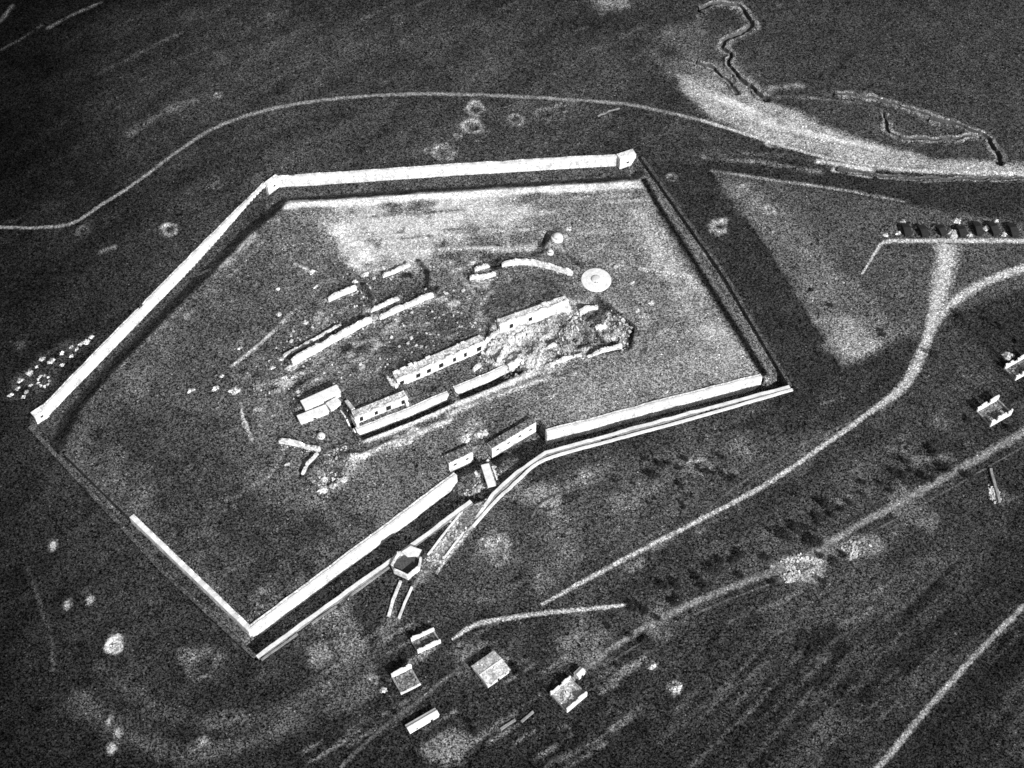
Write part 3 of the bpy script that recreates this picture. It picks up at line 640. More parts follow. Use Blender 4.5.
# ------------------------------------------------------------------ barracks
def barracks(name, label, a, b, depth_m, h, nwin, roof='gravelroof', rows=1, group='barrack blocks', parapet=True, door=True, ledge=None, below=.8, roofslope=0.0):
    A, B = at(*a), at(*b); L = math.hypot(B[0]-A[0], B[1]-A[1]); u = ((B[0]-A[0])/L, (B[1]-A[1])/L); n = (-u[1], u[0]); rz = math.atan2(u[1], u[0])
    z = min(float(H0(*A)), float(H0(*B))); C = (A[0]+B[0])/2, (A[1]+B[1])/2
    t = Thing(name, label, 'barracks', (C[0], C[1], z), group)
    P = lambda s, d: (A[0]+u[0]*s+n[0]*d, A[1]+u[1]*s+n[1]*d)
    t.part('wall', MB().prism([P(0, 0), P(L, 0), P(L, depth_m), P(0, depth_m)], z-below, z+h), M['stone'])
    rf = t.part('roof', MB().prism([P(.5, .9), P(L-.5, .9), P(L-.5, depth_m-.4), P(.5, depth_m-.4)], z+h+.003, z+h+.45), M[roof])
    if parapet:
        pp = [P(q_, -.2) for q_ in np.arange(-.2, L+.3, .9)]
        t.part('parapet', MB().ribbonwall(pp, .85, lambda p, i: z+h+.12+2.4*max(0, vnoise(p[0], p[1], 3.3, 83)*.65+vnoise(p[0], p[1], 1.1, 84)*.35-.25), lambda p, i: z+h+.003, 0), M['stone'])
    rg = MB(); k = 0.0
    while k < L-2:
        w_ = random.uniform(.8, 3.0); hh = random.uniform(.1, .9)
        if random.random() < .35: p = P(k+w_/2, depth_m-.4-random.uniform(0, .6)); rg.box((p[0], p[1], z+h+.4+hh/2), (w_, random.uniform(.6, 1.2), hh+.3), rz)
        k += w_+random.uniform(.2, 2.5)
    t.part('broken_coping', rg, M['stone'])['kind'] = 'stuff'
    for r in range(rows):
        for k in range(nwin):
            s = (k+.5+random.uniform(-.18, .18))/nwin*L; p = P(s, -.03)
            w = t.part('window', MB().box((p[0], p[1], z+h*((r+.5)/rows)), (random.uniform(1.6, 2.6), .3, random.uniform(2.4, 3.4)), rz), M['hole'])
            q = P(s, -.12)
            t.part('sill', MB().box((q[0], q[1], z+h*((r+.5)/rows)-1.65), (2.3, .4, .25), rz), M['coping'], parent=w)
    return t, P, L, z
barracks('barracks', 'long white barracks with a row of dark windows facing the courtyard', (398,388), (485,350), 5.6, 6.4, 7)
barracks('barracks', 'low white barracks block left of the courtyard beside the sunken street', (356,424), (408,403), 4.6, 5.0, 4)
b_, P_, L_, z_ = barracks('barracks', 'broken white barracks at the right end above the rubble', (500,334), (568,310), 4.2, 7.2, 3, roof='gravelroof')
b_.part('broken_gable', MB().prism([P_(L_-7, -.9), P_(L_+.4, -2.4), P_(L_+.4, 1.5), P_(L_-7, .05)], z_-.5, z_+5.2), M['stone'])
b_.part('dark_end', MB().prism([P_(L_+.42, -2.0), P_(L_+.7, -2.0), P_(L_+.7, 5.2), P_(L_+.42, 5.2)], z_-.5, z_+4.6), M['hole'])
# west gable corridor between the two blocks
raised('corridor_wall', 'short white wall joining the two left barracks blocks', [(392,378),(399,392),(409,406)][::-1], 3.0, 2.0, group=iw, wob=.6)
casemate('traverse_casemate', 'upper step of the white stepped casemate left of the barracks', (306,413), (341,397), 4.5, 4.2, .5, 0, group='stepped casemate slabs')
casemate('traverse_casemate', 'lower step of the white stepped casemate left of the barracks', (301,425), (329,414), 4.0, 2.2, .5, 1, group='stepped casemate slabs')
casemate('traverse_casemate', 'small right end of the white stepped casemate by the dark passage', (331,412), (341,406), 3.5, 3.0, .5, 0, group='stepped casemate slabs')
lowwall('kerb', 'thin pale kerb on the left of the dark passage', [(340,412),(355,433)], .9, .7, 'stone', wob=.2, group='passage kerbs')
lowwall('kerb', 'thick pale kerb on the right of the dark passage', [(345,404),(358,424)], 1.6, 1.8, 'stone', wob=.3, group='passage kerbs')

# ------------------------------------------------------------------ turrets
def turret(label, px, py, r_slab, r_cap, h=1.2, group='gun turrets'):
    x, y = at(px, py); z = Hat(x, y)+.35
    t = Thing('gun_turret', label, 'turret', (x, y, z), group)
    t.part('apron', MB().lathe((x, y, z), [(r_slab+.3, -2.2), (r_slab, -.1), (r_slab*.96, .25), (r_cap*1.15, .55)], 40), M['concrete'])
    cap = t.part('cap', MB().lathe((x, y, z), [(r_cap, .56), (r_cap, .56+h*.35), (r_cap*.8, .56+h*.75), (r_cap*.4, .56+h*.96), (.05, .56+h)], 32), M['steel'], smooth=True)
    for k in (-1, 1):
        t.part('gun_port', MB().box((x+k*.5, y-r_cap*.93, z+.56+h*.38), (.45, .6, .35)), M['hole'], parent=cap)
    return t
turret('wide round white turret slab in the upper right interior', 596, 280, 8.0, 2.6, .7)
turret('small domed white turret on the mound above the curved wall', 557, 240, 3.2, 2.3, 1.5)
turret('smallest white observation dome beside the dark pit', 550, 253, 1.9, 1.2, 1.2)
turret('small round white dome above the forked wall', 321, 436, 2.0, 1.5, 1.2)

# ------------------------------------------------------------------ rubble and spoil
def rubble_in(name, label, px, n, r0, r1, mat='rubble', kind='stuff', heap=.0, cat='rubble', group=None):
    pts = line(px); xs = [p[0] for p in pts]; ys = [p[1] for p in pts]; m = MB(); c = (sum(xs)/len(xs), sum(ys)/len(ys)); k = 0
    while k < n:
        x, y = random.uniform(min(xs), max(xs)), random.uniform(min(ys), max(ys))
        if not bool(inside(np.array([x]), np.array([y]), pts)[0]): continue
        if random.random() > (vnoise(x, y, 6, 211)-.3)*2.2: continue
        r = random.uniform(r0, r1)*random.choice([1, 1, .6, .6, 1.5]); m.block((x, y, Hat(x, y)+r*.25), r); k += 1
    o = m.build(name, M[mat], None, False, (c[0], c[1], Hat(*c)))
    return tag(o, label, cat, group, kind)
rubble_in('rubble', 'pale rubble spread over the collapsed right end of the barracks', RUB, 900, .15, .55)
rubble_in('rubble', 'bright broken masonry heaped in front of the broken barracks', [(490,335),(540,326),(548,362),(512,374),(488,362)], 500, .2, .7)
rubble_in('rubble', 'pale rubble around the forked wall mound', [(303,482),(318,456),(345,446),(360,458),(345,485),(322,494)], 110, .15, .5)
rubble_in('rubble', 'rubble littering the gate passage and ramp', [(456,445),(482,432),(500,470),(478,500),(440,540),(430,530),(470,480)], 220, .15, .5)
rubble_in('rubble', 'rubble strewn along the pale approach track below the gate', [(476,494),(494,500),(450,556),(424,578),(416,570),(440,540)], 240, .15, .5)
rubble_in('rubble', 'rubble of a flattened hut beside the lower track', [(770,566),(800,554),(824,560),(815,580),(785,583)], 340, .15, .5)
rubble_in('rubble', 'scattered rubble right of the flattened hut', [(826,558),(850,540),(874,545),(850,562)], 150, .15, .45)
rubble_in('rubble', 'loose pale stones scattered between the inner walls and the barracks', [(228,392),(290,330),(350,270),(450,262),(490,300),(480,335),(395,370),(345,400),(290,400)], 300, .18, .6)
rubble_in('rubble', 'broken masonry cluttering the gate gap and its ramp', [(470,455),(490,446),(502,482),(492,494),(478,490)], 160, .2, .7)
def heap(label, px, py, r, h, group=None, name='spoil_heap', mat='spoil', sx=1.0, rot=0):
    x, y = at(px, py); z = Hat(x, y); m = MB(); v = []; f = []; nr, ns = 5, 14; sd = random.randint(1, 999)
    for i in range(nr+1):
        for k in range(ns):
            a = k*2*math.pi/ns; q = i/nr*r*(1+.45*(vnoise(math.cos(a)*3, math.sin(a)*3, 1.1, sd)-.5)*2)
            dx, dy = q*math.cos(a)*sx, q*math.sin(a); dx, dy = dx*math.cos(rot)-dy*math.sin(rot), dx*math.sin(rot)+dy*math.cos(rot)
            zz = h*math.cos(i/nr*math.pi/2)*(.7+.6*vnoise(dx, dy, 1.0, sd+1))
            v.append((x+dx, y+dy, (z+zz) if i < nr else Hat(x+dx, y+dy)-.3))
    for i in range(nr):
        for k in range(ns): f.append((i*ns+k, (i+1)*ns+k, (i+1)*ns+(k+1) % ns, i*ns+(k+1) % ns))
    f.append(tuple(range(ns)))
    m.add(v, f); return tag(m.build(name, M[mat], None, False, (x, y, z)), label, 'heap', group)
paint([(6,398),(18,376),(40,356),(70,340),(92,334),(94,342),(70,362),(45,392),(24,402)], .035, 3, .7, patch=1.2, pscale=6)
lc = 'chalk heaps outside the left corner'
for px, py in [(91,337),(86,342),(81,344),(77,349),(71,347),(71,356),(62,353),(51,361),(42,359),(36,367),(29,373),(20,380),(31,385),(27,392),(23,397),(10,395),(18,388)]:
    heap('pale chalk heap in the cluster left of the upper left ditch wall', px+random.uniform(-.5, .5), py, random.uniform(.9, 1.9), random.uniform(.6, 1.1), lc, sx=1.25, rot=random.uniform(.5, 1.1))
heap('lone small chalk heap set apart beneath the left cluster', 62, 365, 1.3, .9, lc)
for k in range(9):
    a = k*2*math.pi/9; px, py = 43.6+5.8*math.cos(a), 381-5.4*math.sin(a)
    heap('pale chalk heap in the ring round the crater left of the ditch', px, py, random.uniform(.8, 1.3), .7, 'chalk heaps ringing a crater')
x, y = at(43.6, 381)
for (px, py, r, lab) in [(191,390,1.7,'leftmost small chalk heap in the fort interior'),(215,388,1.9,'second small chalk heap from the left in the interior'),(234,391,2.6,'largest chalk heap left of the rampart street'),(222,376,1.1,'tiny chalk heap above the row of interior heaps'),(240,348,1.1,'tiny pale heap beside the zigzag earth bank'),(278,289,1.4,'small pale heap in the open upper left interior'),(279,314,1.5,'flat pale heap left of the short straight wall'),(312,272,1.6,'pale heap at the end of the short earth streak'),(315,287,1.3,'small pale heap just above the short straight wall'),(306,323,1.2,'small pale heap above the thin street wall'),(365,275,2.2,'pale heap below the bright bare patch'),(355,283,1.6,'pale heap at the upper end of the short straight wall'),(281,359,1.8,'pale heap at the left end of the rampart street'),(290,368,2.0,'broad pale heap at the foot of the rampart street'),(285,378,1.5,'pale heap below the left end of the rampart street'),(294,377,1.5,'second pale heap below the left end of the rampart street'),(272,368,1.5,'pale heap just left of the rampart street'),(287,464,1.3,'pale heap left of the lower forked wall arm'),(322,491,2.1,'lowest white heap under the forked wall mound'),(334,487,1.7,'middle white heap under the forked wall mound'),(343,481,1.8,'right white heap under the forked wall mound'),(325,480,1.6,'upper white heap on the forked wall mound'),(465,437,3.0,'pale mound left above the gate passage'),(481,434,2.8,'pale mound right above the gate passage'),(568,229,1.6,'small pale heap right of the domed turret'),(616,266,1.5,'pale heap right above the round slab'),(632,283,1.2,'small pale heap right of the round slab'),(650,303,1.7,'flat pale heap far right of the rubble'),(240,644,1.9,'pale heap outside the bottom corner of the fort'),(246,646,1.3,'small pale heap beside the bottom corner heap'),(113,646,2.2,'bright lone heap in the dark lower left field'),(675,689,2.5,'round pale heap in the dark lower right field'),(652,666,1.8,'smaller round pale heap right of the lone ruined house'),(1008,356,2.8,'broad pale heap above the house at the right edge'),(384,690,1.6,'pale heap left of the dark ruined house')]:
    heap(lab, px, py, r, r*.55, 'pale heaps', sx=1.25, rot=.5)
rubble_in('rubble', 'speckled rubble of the wrecked strip at the right edge', [(986,470),(994,468),(1000,500),(990,506)], 140, .15, .5)

# ------------------------------------------------------------------ houses below the fort
def ruin(label, a, b, depth_m, h, front=1.0, back=1.0, left=.35, right=.35, mat='plaster', gaps=(1, 1), group='roofless ruined houses', floor='earth', wt=.7, rub=40, fill=.16, fillmat='fallen'):
    A, B = at(*a), at(*b); L = math.hypot(B[0]-A[0], B[1]-A[1]); u = ((B[0]-A[0])/L, (B[1]-A[1])/L); n = (-u[1], u[0]); rz = math.atan2(u[1], u[0])
    C = (A[0]+B[0])/2+n[0]*depth_m/2, (A[1]+B[1])/2+n[1]*depth_m/2; z = Hat(*C)
    P = lambda s, d: (A[0]+u[0]*s+n[0]*d, A[1]+u[1]*s+n[1]*d)
    t = Thing('ruined_house', label, 'ruin', (C[0], C[1], z), group)
    def jag(name, p, q, hh, nwin, seed, mat=mat):
        """a ruined wall with an uneven broken top; window holes are gaps in its upper half"""
        m = MB(); LL = math.hypot(q[0]-p[0], q[1]-p[1]); N = max(8, int(LL/.8)); rr = math.atan2(q[1]-p[1], q[0]-p[0])
        for k in range(N):
            s = (k+.5)/N; x, y = p[0]+(q[0]-p[0])*s, p[1]+(q[1]-p[1])*s
            top = hh*(.62+.6*vnoise(x, y, 1.6, seed))
            if nwin and any(abs(s-(w+.5)/nwin) < .5/N+.5/LL for w in range(nwin)): top = hh*.42
            m.box((x, y, z+top/2-.4), (LL/N+.001, wt, top+.8), rr)
        t.part(name, m, M[mat])
    jag('front_wall', P(0, wt/2), P(L, wt/2), h*front, gaps[0], 301); jag('back_wall', P(0, depth_m-wt/2), P(L, depth_m-wt/2), h*back, gaps[1], 302)
    jag('side_wall', P(wt/2, wt+.01), P(wt/2, depth_m-wt-.01), h*left, 0, 303, 'greystone'); jag('side_wall', P(L-wt/2, wt+.01), P(L-wt/2, depth_m-wt-.01), h*right, 0, 304, 'greystone')
    t.part('floor', MB().prism([P(wt, wt), P(L-wt, wt), P(L-wt, depth_m-wt), P(wt, depth_m-wt)], z-.6, z+.25), M[floor])
    t.part('collapsed_roof', MB().prism([P(wt+.003, wt+.003), P(L-wt-.003, wt+.003), P(L-wt-.003, depth_m-wt-.003), P(wt+.003, depth_m-wt-.003)], z+.26, z+h*fill), M[fillmat])
    m = MB()
    for k in range(rub):
        p = P(random.uniform(wt, L-wt), random.uniform(wt, depth_m-wt)); m.block((p[0], p[1], z+h*fill+.05), random.uniform(.2, .7))
    d_ = t.part('debris', m, M['greystone' if floor == 'earth' else 'slate']); d_['kind'] = 'stuff'
    return t
ruin('small roofless house nearest the causeway strips, two white walls', (418,654), (441,643), 7.2, 3.4, gaps=(0, 0), left=.25, right=.25, rub=14)
ruin('dark gutted house with one white back wall left of the lower track', (401,695), (421,685), 9.5, 4.6, front=.25, left=.3, right=.2, gaps=(2, 0), rub=30)
ruin('lone ruined house with bright front wall at the bottom centre right', (567,713), (587,696), 11.0, 4.0, gaps=(0, 1), left=.4, right=.5, floor='slate', fill=.34, fillmat='slate')
ruin('ruined house with dark window gaps near the right edge', (990,427), (1011,415), 10.5, 4.6, gaps=(2, 1), left=.3, right=.4)
ruin('ruined house cut by the right edge of the view', (1015,381), (1036,369), 8.5, 4.5, gaps=(2, 1))
def house(label, a, b, depth_m, h, ridge, roof='slate', name='house', cat='house', group=None, wall='plaster', nwin=3, chim=True, edge=.5):
    A, B = at(*a), at(*b); L = math.hypot(B[0]-A[0], B[1]-A[1]); u = ((B[0]-A[0])/L, (B[1]-A[1])/L); n = (-u[1], u[0]); rz = math.atan2(u[1], u[0])
    C = (A[0]+B[0])/2+n[0]*depth_m/2, (A[1]+B[1])/2+n[1]*depth_m/2; z = Hat(*C)
    P = lambda s, d: (A[0]+u[0]*s+n[0]*d, A[1]+u[1]*s+n[1]*d)
    t = Thing(name, label, cat, (C[0], C[1], z), group); mid = depth_m/2
    q = [P(0, 0), P(L, 0), P(L, depth_m), P(0, depth_m)]; g0, g1_ = P(0, mid), P(L, mid)
    v = [(x, y, z-.6) for x, y in q]+[(x, y, z+h) for x, y in q]+[(*g0, z+h+ridge), (*g1_, z+h+ridge)]
    t.part('wall', MB().add(v, [(3,2,1,0),(0,1,5,4),(1,2,6,9,5),(2,3,7,6),(3,0,4,8,7),(4,5,9,8),(6,7,8,9)]), M[wall])
    rf = MB(); e = edge; sl = ridge/mid; th = .3
    for sgn, d0 in ((1, -e), (-1, depth_m+e)):
        za, zb = z+h-sl*e+.05, z+h+ridge+.05
        a0, a1, r0, r1 = P(-e, d0), P(L+e, d0), P(-e, mid-.001*sgn), P(L+e, mid-.001*sgn)
        vv = [(*a0, za), (*a1, za), (*r1, zb), (*r0, zb)]; rf.add(vv+[(x, y, w+th) for x, y, w in vv], [(3,2,1,0),(4,5,6,7),(0,1,5,4),(1,2,6,5),(2,3,7,6),(3,0,4,7)])
    ro = t.part('roof', rf, M[roof])
    if roof != 'tar': t.part('ridge_cap', MB().box(((g0[0]+g1_[0])/2, (g0[1]+g1_[1])/2, z+h+ridge+.42), (L+2*e, .5, .2), rz), M['coping'], parent=ro)
    if chim:
        p = P(L*.8, mid+.8); t.part('chimney', MB().box((p[0], p[1], z+h+ridge+.4), (.8, .8, 2.2), rz), M['coping'], parent=ro)
    for k in range(nwin):
        p = P((k+.5)/nwin*L, -.02)
        if k == nwin//2: t.part('door', MB().box((p[0], p[1], z+1.0), (1.1, .16, 2.0), rz), M['hole'])
        else: t.part('window', MB().box((p[0], p[1], z+h*.58), (1.0, .16, 1.2), rz), M['hole'])
    return t
house('grey roofed square house below the lower road', (488,688), (509,673), 11.0, 3.2, .8, chim=False)
house('long narrow pale shed lying below the gutted house', (410,734), (439,717), 3.4, 2.2, .6, roof='coping', nwin=2, chim=False, name='shed', cat='shed', edge=.25)
house('small pale outbuilding behind the lone ruined house', (579,680), (585,674), 3.0, 2.4, .6, roof='coping', nwin=1, chim=False, name='shed', cat='shed', edge=.2)
lowwall('wall_fragment', 'left low wall fragment below the square house', [(501,731),(516,721)], 1.2, 1.0, 'greystone', group='low wall fragments')
lowwall('wall_fragment', 'right low wall fragment below the square house', [(522,723),(534,713)], 1.2, 1.0, 'greystone', group='low wall fragments')
lowwall('wall_fragment', 'pale wall fragment of the wrecked strip at the right edge', [(989,470),(998,503)], 1.6, 1.2, 'greystone', gaps=.3, group='low wall fragments')
lowwall('wall_fragment', 'short bright wall fragment beside the curved upper road', [(598,117),(605,113.5),(612,111),(620,109)], .7, .7, 'greystone', curve=True, group='low wall fragments')

# ring blockhouse at the foot of the ditch
cx, cy = at(405, 562); z = Hat(cx, cy)
t = Thing('blockhouse', 'open hexagonal white blockhouse beside the lower ditch wall', 'blockhouse', (cx, cy, z))
ring = line([(392,566),(395,573),(408,579),(419,570),(421,560),(411,553),(398,556)])
for i in range(len(ring)):
    p, q = ring[i], ring[(i+1) % len(ring)]; L = math.hypot(q[0]-p[0], q[1]-p[1]); hh = [1.4, 3.6, 3.4, 2.4, 1.2, 3.0, 1.6][i]
    t.part('wall', MB().box(((p[0]+q[0])/2, (p[1]+q[1])/2, z+hh/2-.4+.01*i), (L+.5, .9, hh+.8), math.atan2(q[1]-p[1], q[0]-p[0])), M['stone'])
t.part('floor', MB().prism([(cx+(p[0]-cx)*.93, cy+(p[1]-cy)*.93) for p in ring], z-.8, z+.3), M['earth'])
sl = line([(402,556),(411,550),(422,554),(419,560),(408,561)]); t.part('roof_slab', MB().prism(sl, z+3.45, z+3.9), M['concrete'])
# pair of approach walls
lowwall('approach_wall', 'left of the two parallel white strips below the blockhouse', [(390,617),(394,602),(402,582)], 1.4, 1.2, 'stone', wob=.4, group='approach walls')
lowwall('approach_wall', 'right of the two parallel white strips below the blockhouse', [(400,619),(406,603),(413,588)], 1.2, 1.0, 'coping', wob=.5, group='approach walls')

lowwall('approach_wall', 'upper side wall of the pale approach track below the gate', [(464,508),(447,529),(427,555)], 1.0, .8, 'coping', wob=.5, gaps=.2, group='approach walls')
lowwall('approach_wall', 'lower side wall of the pale approach track below the gate', [(482,505),(463,532),(441,561)], 1.0, .8, 'coping', wob=.5, gaps=.25, group='approach walls')
# dark huts along the eastern camp road
for i, (px, py, lab) in enumerate([(908,236,'leftmost dark hut in the row above the camp road'),(925,237,'second dark hut from the left above the camp road'),(944,236,'dark hut just left of the brightest heap'),(963,237,'dark hut just right of the brightest heap'),(980,236,'dark hut left of the tall pale heap by the camp road'),(996,236,'dark hut right of the tall pale heap by the camp road'),(1015,237,'rightmost dark hut at the end of the camp road row')]):
    house(lab, (px-random.uniform(2.6, 3.6), py+random.uniform(-.5, 1)), (px+random.uniform(2.4, 3.6), py+random.uniform(-1, .4)), random.uniform(6, 9), random.uniform(1.5, 2.2), random.uniform(.9, 1.6), roof='tar', wall='tar', nwin=1, chim=False, name='hut', cat='hut', group='dark huts along the camp road', edge=.2)
for px, py, r, lab in [(885,235,1.5,'leftmost pale heap near the bend of the camp road'),(898,233,1.6,'second pale heap above the left end of the camp road'),(903,222,1.8,'flat pale heap behind the leftmost dark hut'),(935,228,1.5,'small pale heap between the second and third hut'),(953,233,3.2,'brightest pale heap between two dark huts'),(957,221,2.2,'long flat pale heap behind the huts'),(970,235,1.7,'small pale heap at the road edge below the fourth hut'),(987,228,2.6,'tall pale heap between the fifth and sixth hut'),(1004,234,1.6,'small pale heap between the last two huts'),(996,221,1.5,'small pale heap behind the sixth hut')]:
    heap(lab, px, py, r, r*.6, 'pale heaps among the huts', sx=1.2, rot=.2)

# ------------------------------------------------------------------ trenches (structure): profile strips let into the ground
def trench(px, half=.9, depth=1.9, lip=1.8, bankh=.7, curve=True, name='trench', tone=None):
    pts = line(px)
    if curve: pts = smooth(pts, 8)
    pts = resample(pts, 1.6)
    # firing bays: small zigzag
    w = []
    for i, p in enumerate(pts):
        a = pts[max(0, i-1)]; b = pts[min(len(pts)-1, i+1)]; L = math.hypot(b[0]-a[0], b[1]-a[1]) or 1; nx, ny = -(b[1]-a[1])/L, (b[0]-a[0])/L
        o = .45*(1 if (i//5) % 2 else -1)+.5*(vnoise(p[0], p[1], 4, 5)-.5); w.append((p[0]+nx*o, p[1]+ny*o, nx, ny))
    s = box_of([(a, b) for a, b, _, _ in w], 6); d = dist_line(X[s], Y[s], [(a, b) for a, b, _, _ in w])
    zs = [Hat(a, b, HPRE) for a, b, _, _ in w]
    Hh[s] -= (depth+.8)*np.clip((half+1.3-d)/.5, 0, 1)
    v = []; f = []; prof = [(-half-lip-1, -.25), (-half-lip*.6, bankh), (-half-.15, bankh*.5), (-half*.6, -depth), (half*.6, -depth), (half+.15, bankh*.5), (half+lip*.6, bankh), (half+lip+1, -.25)]; K = len(prof)
    for i, (a, b, nx, ny) in enumerate(w):
        wv = .65+.8*vnoise(a, b, 6, 33); dv = .45+.9*vnoise(a, b, 9, 34)
        for o, zz in prof:
            o *= wv; zz = zz*dv if zz < -.5 else zz*(.2+1.6*vnoise(a+o, b, 4, 35)) if zz > 0 else zz
            x, y = a+nx*o, b+ny*o; j = (vnoise(x, y, 1.5, 9)-.5)*.5
            v.append((x, y, (zs[i] if abs(o) < half+.5 else Hat(x, y, HPRE))+zz+(j if zz > 0 else 0)))
    for i in range(len(w)-1):
        for k in range(K-1): f.append((i*K+k, (i+1)*K+k, (i+1)*K+k+1, i*K+k+1))
    nv = len(v)
    o = MB().add(v, f).build(name, M['trench']); at_ = o.data.attributes.new('middle', 'FLOAT', 'POINT'); at_.data.foreach_set('value', [[0, .75, 1, 1, 1, 1, .75, 0][i % K]*(.35+.9*vnoise(v[i][0], v[i][1], 7, 29)) for i in range(nv)])
    o['kind'] = 'structure'; o.data.materials.append(M['lip'])
    o.data.polygons.foreach_set('material_index', [1 if (i % (K-1)) in (0, 1, K-3, K-2) else 0 for i in range(len(f))]); return o
trench([(700,9),(718,4),(738,6),(750,20),(748,30),(730,38),(722,46),(730,54),(730,66),(742,80),(766,99)], 1.2, 2.2, 2.4, .8)
trench([(697,63),(712,68),(726,80),(738,92)], .9, 1.7, 2, .6)
trench([(930,118),(960,126),(984,136),(995,150),(1001,162)], 1.2, 2.2, 2.2, .7)
trench([(835,93),(870,98),(905,107),(930,117)], .5, .9, 2.2, .8)
trench([(885,113),(886,124),(893,135),(912,139),(945,139),(978,136)], .7, 1.2, 2.2, .8)
trench([(838,168),(870,174),(900,177),(950,179),(1000,178),(1040,179)], .7, 1.6, .7, .4, curve=True)
for px, py in [(806,157),(780,150)]: crater(px, py, 2.2, .05)
paint_line([(818,161),(850,166),(872,170)], 2.6, .42, 1.3, .85, patch=.7); paint_line([(835,170),(872,176),(925,180),(1030,180)], 2.4, .42, 1.2, .85, patch=.6)
for px, py in [(822,163),(874,172),(926,177),(975,177),(1008,177)]: bank([(px-2, py), (px+2, py)], -2.2, 2.0); paint_line([(px-2, py), (px+2, py+1)], 2.6, .015, 1.0, .95)

# ------------------------------------------------------------------ roads and tracks (structure): ragged ribbons laid on the ground
def road(name, px, widths, mat='chalk', curve=True):
    n0 = len(px); P = [(*at(a, b), wd) for (a, b), wd in zip(px, widths if hasattr(widths, '__len__') else [widths]*n0)]
    pts = []
    if curve:
        Q = [np.array(p, float) for p in P]; Q = [2*Q[0]-Q[1]]+Q+[2*Q[-1]-Q[-2]]
        for i in range(1, len(Q)-2):
            for k in range(10):
                t = k/10; a, b, c, d = Q[i-1], Q[i], Q[i+1], Q[i+2]
                pts.append(.5*((2*b)+(c-a)*t+(2*a-5*b+4*c-d)*t*t+(3*b-a-3*c+d)*t**3))
        pts.append(Q[-2])
    else: pts = [np.array(p, float) for p in P]
    out = [pts[0]]
    for a, b in zip(pts[:-1], pts[1:]):
        L = math.hypot(*(b-a)[:2]); n = max(1, int(round(L/1.2)))
        for k in range(1, n+1): out.append(a+(b-a)*k/n)
    K = 9; v = []; f = []; mid = []
    for i, p in enumerate(out):
        a = out[max(0, i-1)]; b = out[min(len(out)-1, i+1)]; L = math.hypot(*(b-a)[:2]) or 1; nx, ny = -(b-a)[1]/L, (b-a)[0]/L
        for k in range(K):
            q = (k/(K-1)-.5)*2; o = q*p[2]*.6; x, y = p[0]+nx*o, p[1]+ny*o
            v.append((x, y, Hat(x, y)+.16)); mid.append(1.15-abs(q)*1.15)
    for i in range(len(out)-1):
        for k in range(K-1): f.append((i*K+k, (i+1)*K+k, (i+1)*K+k+1, i*K+k+1))
    o = MB().add(v, f).build(name, M[mat], None, True); o['kind'] = 'structure'
    at_ = o.data.attributes.new('middle', 'FLOAT', 'POINT'); at_.data.foreach_set('value', mid)
    return o
road('road', [(-160,240),(-20,228),(30,228),(70,224),(100,206),(140,180),(180,150),(215,128),(260,112),(310,102),(370,96),(430,94),(500,96),(570,100),(630,105),(700,120)], [2.6]*7+[3.2]*9, 'paleroad')
road('road', [(700,120),(745,134),(800,151),(850,162),(920,171),(1040,174),(1180,180)], [3,3,3,3.5,4,4.5,4.5])
road('road', [(1200,215),(1060,252),(1024,268),(990,280),(965,294),(945,310),(930,332),(918,362),(900,390),(870,412),(840,434),(800,462),(760,488),(700,520),(640,551),(590,578),(541,605)], [6,6,6,6,6.2,5.6,5.6,6,5.4,3.4,3,2.8,2.8,2.8,2.8,2.6,2])
road('road', [(1200,246),(1060,242),(1024,241),(960,241),(915,241),(886,242),(876,252),(862,274)], [4,4,4,3.8,3.4,3,2,1.2])
road('track', [(946,244),(946,262),(940,290),(933,318),(924,348)], [15,13,11,7,4], 'chalk')
road('road', [(452,640),(466,630),(482,623),(510,618),(545,613),(590,609),(634,604)], [1.6,2.6,2.8,2.8,2.6,2.6,2], 'chalk')
road('track', [(1180,345),(1060,412),(1010,440),(960,469),(900,503),(860,524),(800,560),(750,580),(700,600),(655,622),(610,650),(560,690)], [5,5,5,5,5,4,5,4,4,4,3.4,2], 'dirt')
road('track', [(1040,437),(964,481),(904,515),(864,536),(804,571),(754,590),(704,610),(659,632),(614,660)], [1.2]*9, 'dim')
road('road', [(1180,460),(1060,572),(1024,606),(990,640),(960,672),(930,706),(900,742),(872,775),(800,850)], [3.2,3.2,2.8,2.8,3,3.2,3.4,3.4,3.4], 'southroad')
road('track', [(476,505),(462,528),(445,550),(425,572),(411,590)], [5,5,4,3,2.4], 'dirt')
road('track', [(484,505),(470,530),(452,552),(436,574)], [2.4,2.2,2,1.6], 'chalk')
road('track', [(465,508),(450,532),(432,555)], [1.6,1.6,1.4], 'chalk')
road('track', [(480,650),(460,668),(437,686),(410,708),(380,730),(340,768)], [2.4,2.4,2.6,2.6,2.4,2.4], 'dim')
road('track', [(530,520),(545,500),(580,488),(640,480)], [1.5]*4, 'dim')
road('track', [(700,520-4),(740,498-14),(800,462-16),(850,436-14)], [1.6]*4, 'dim')

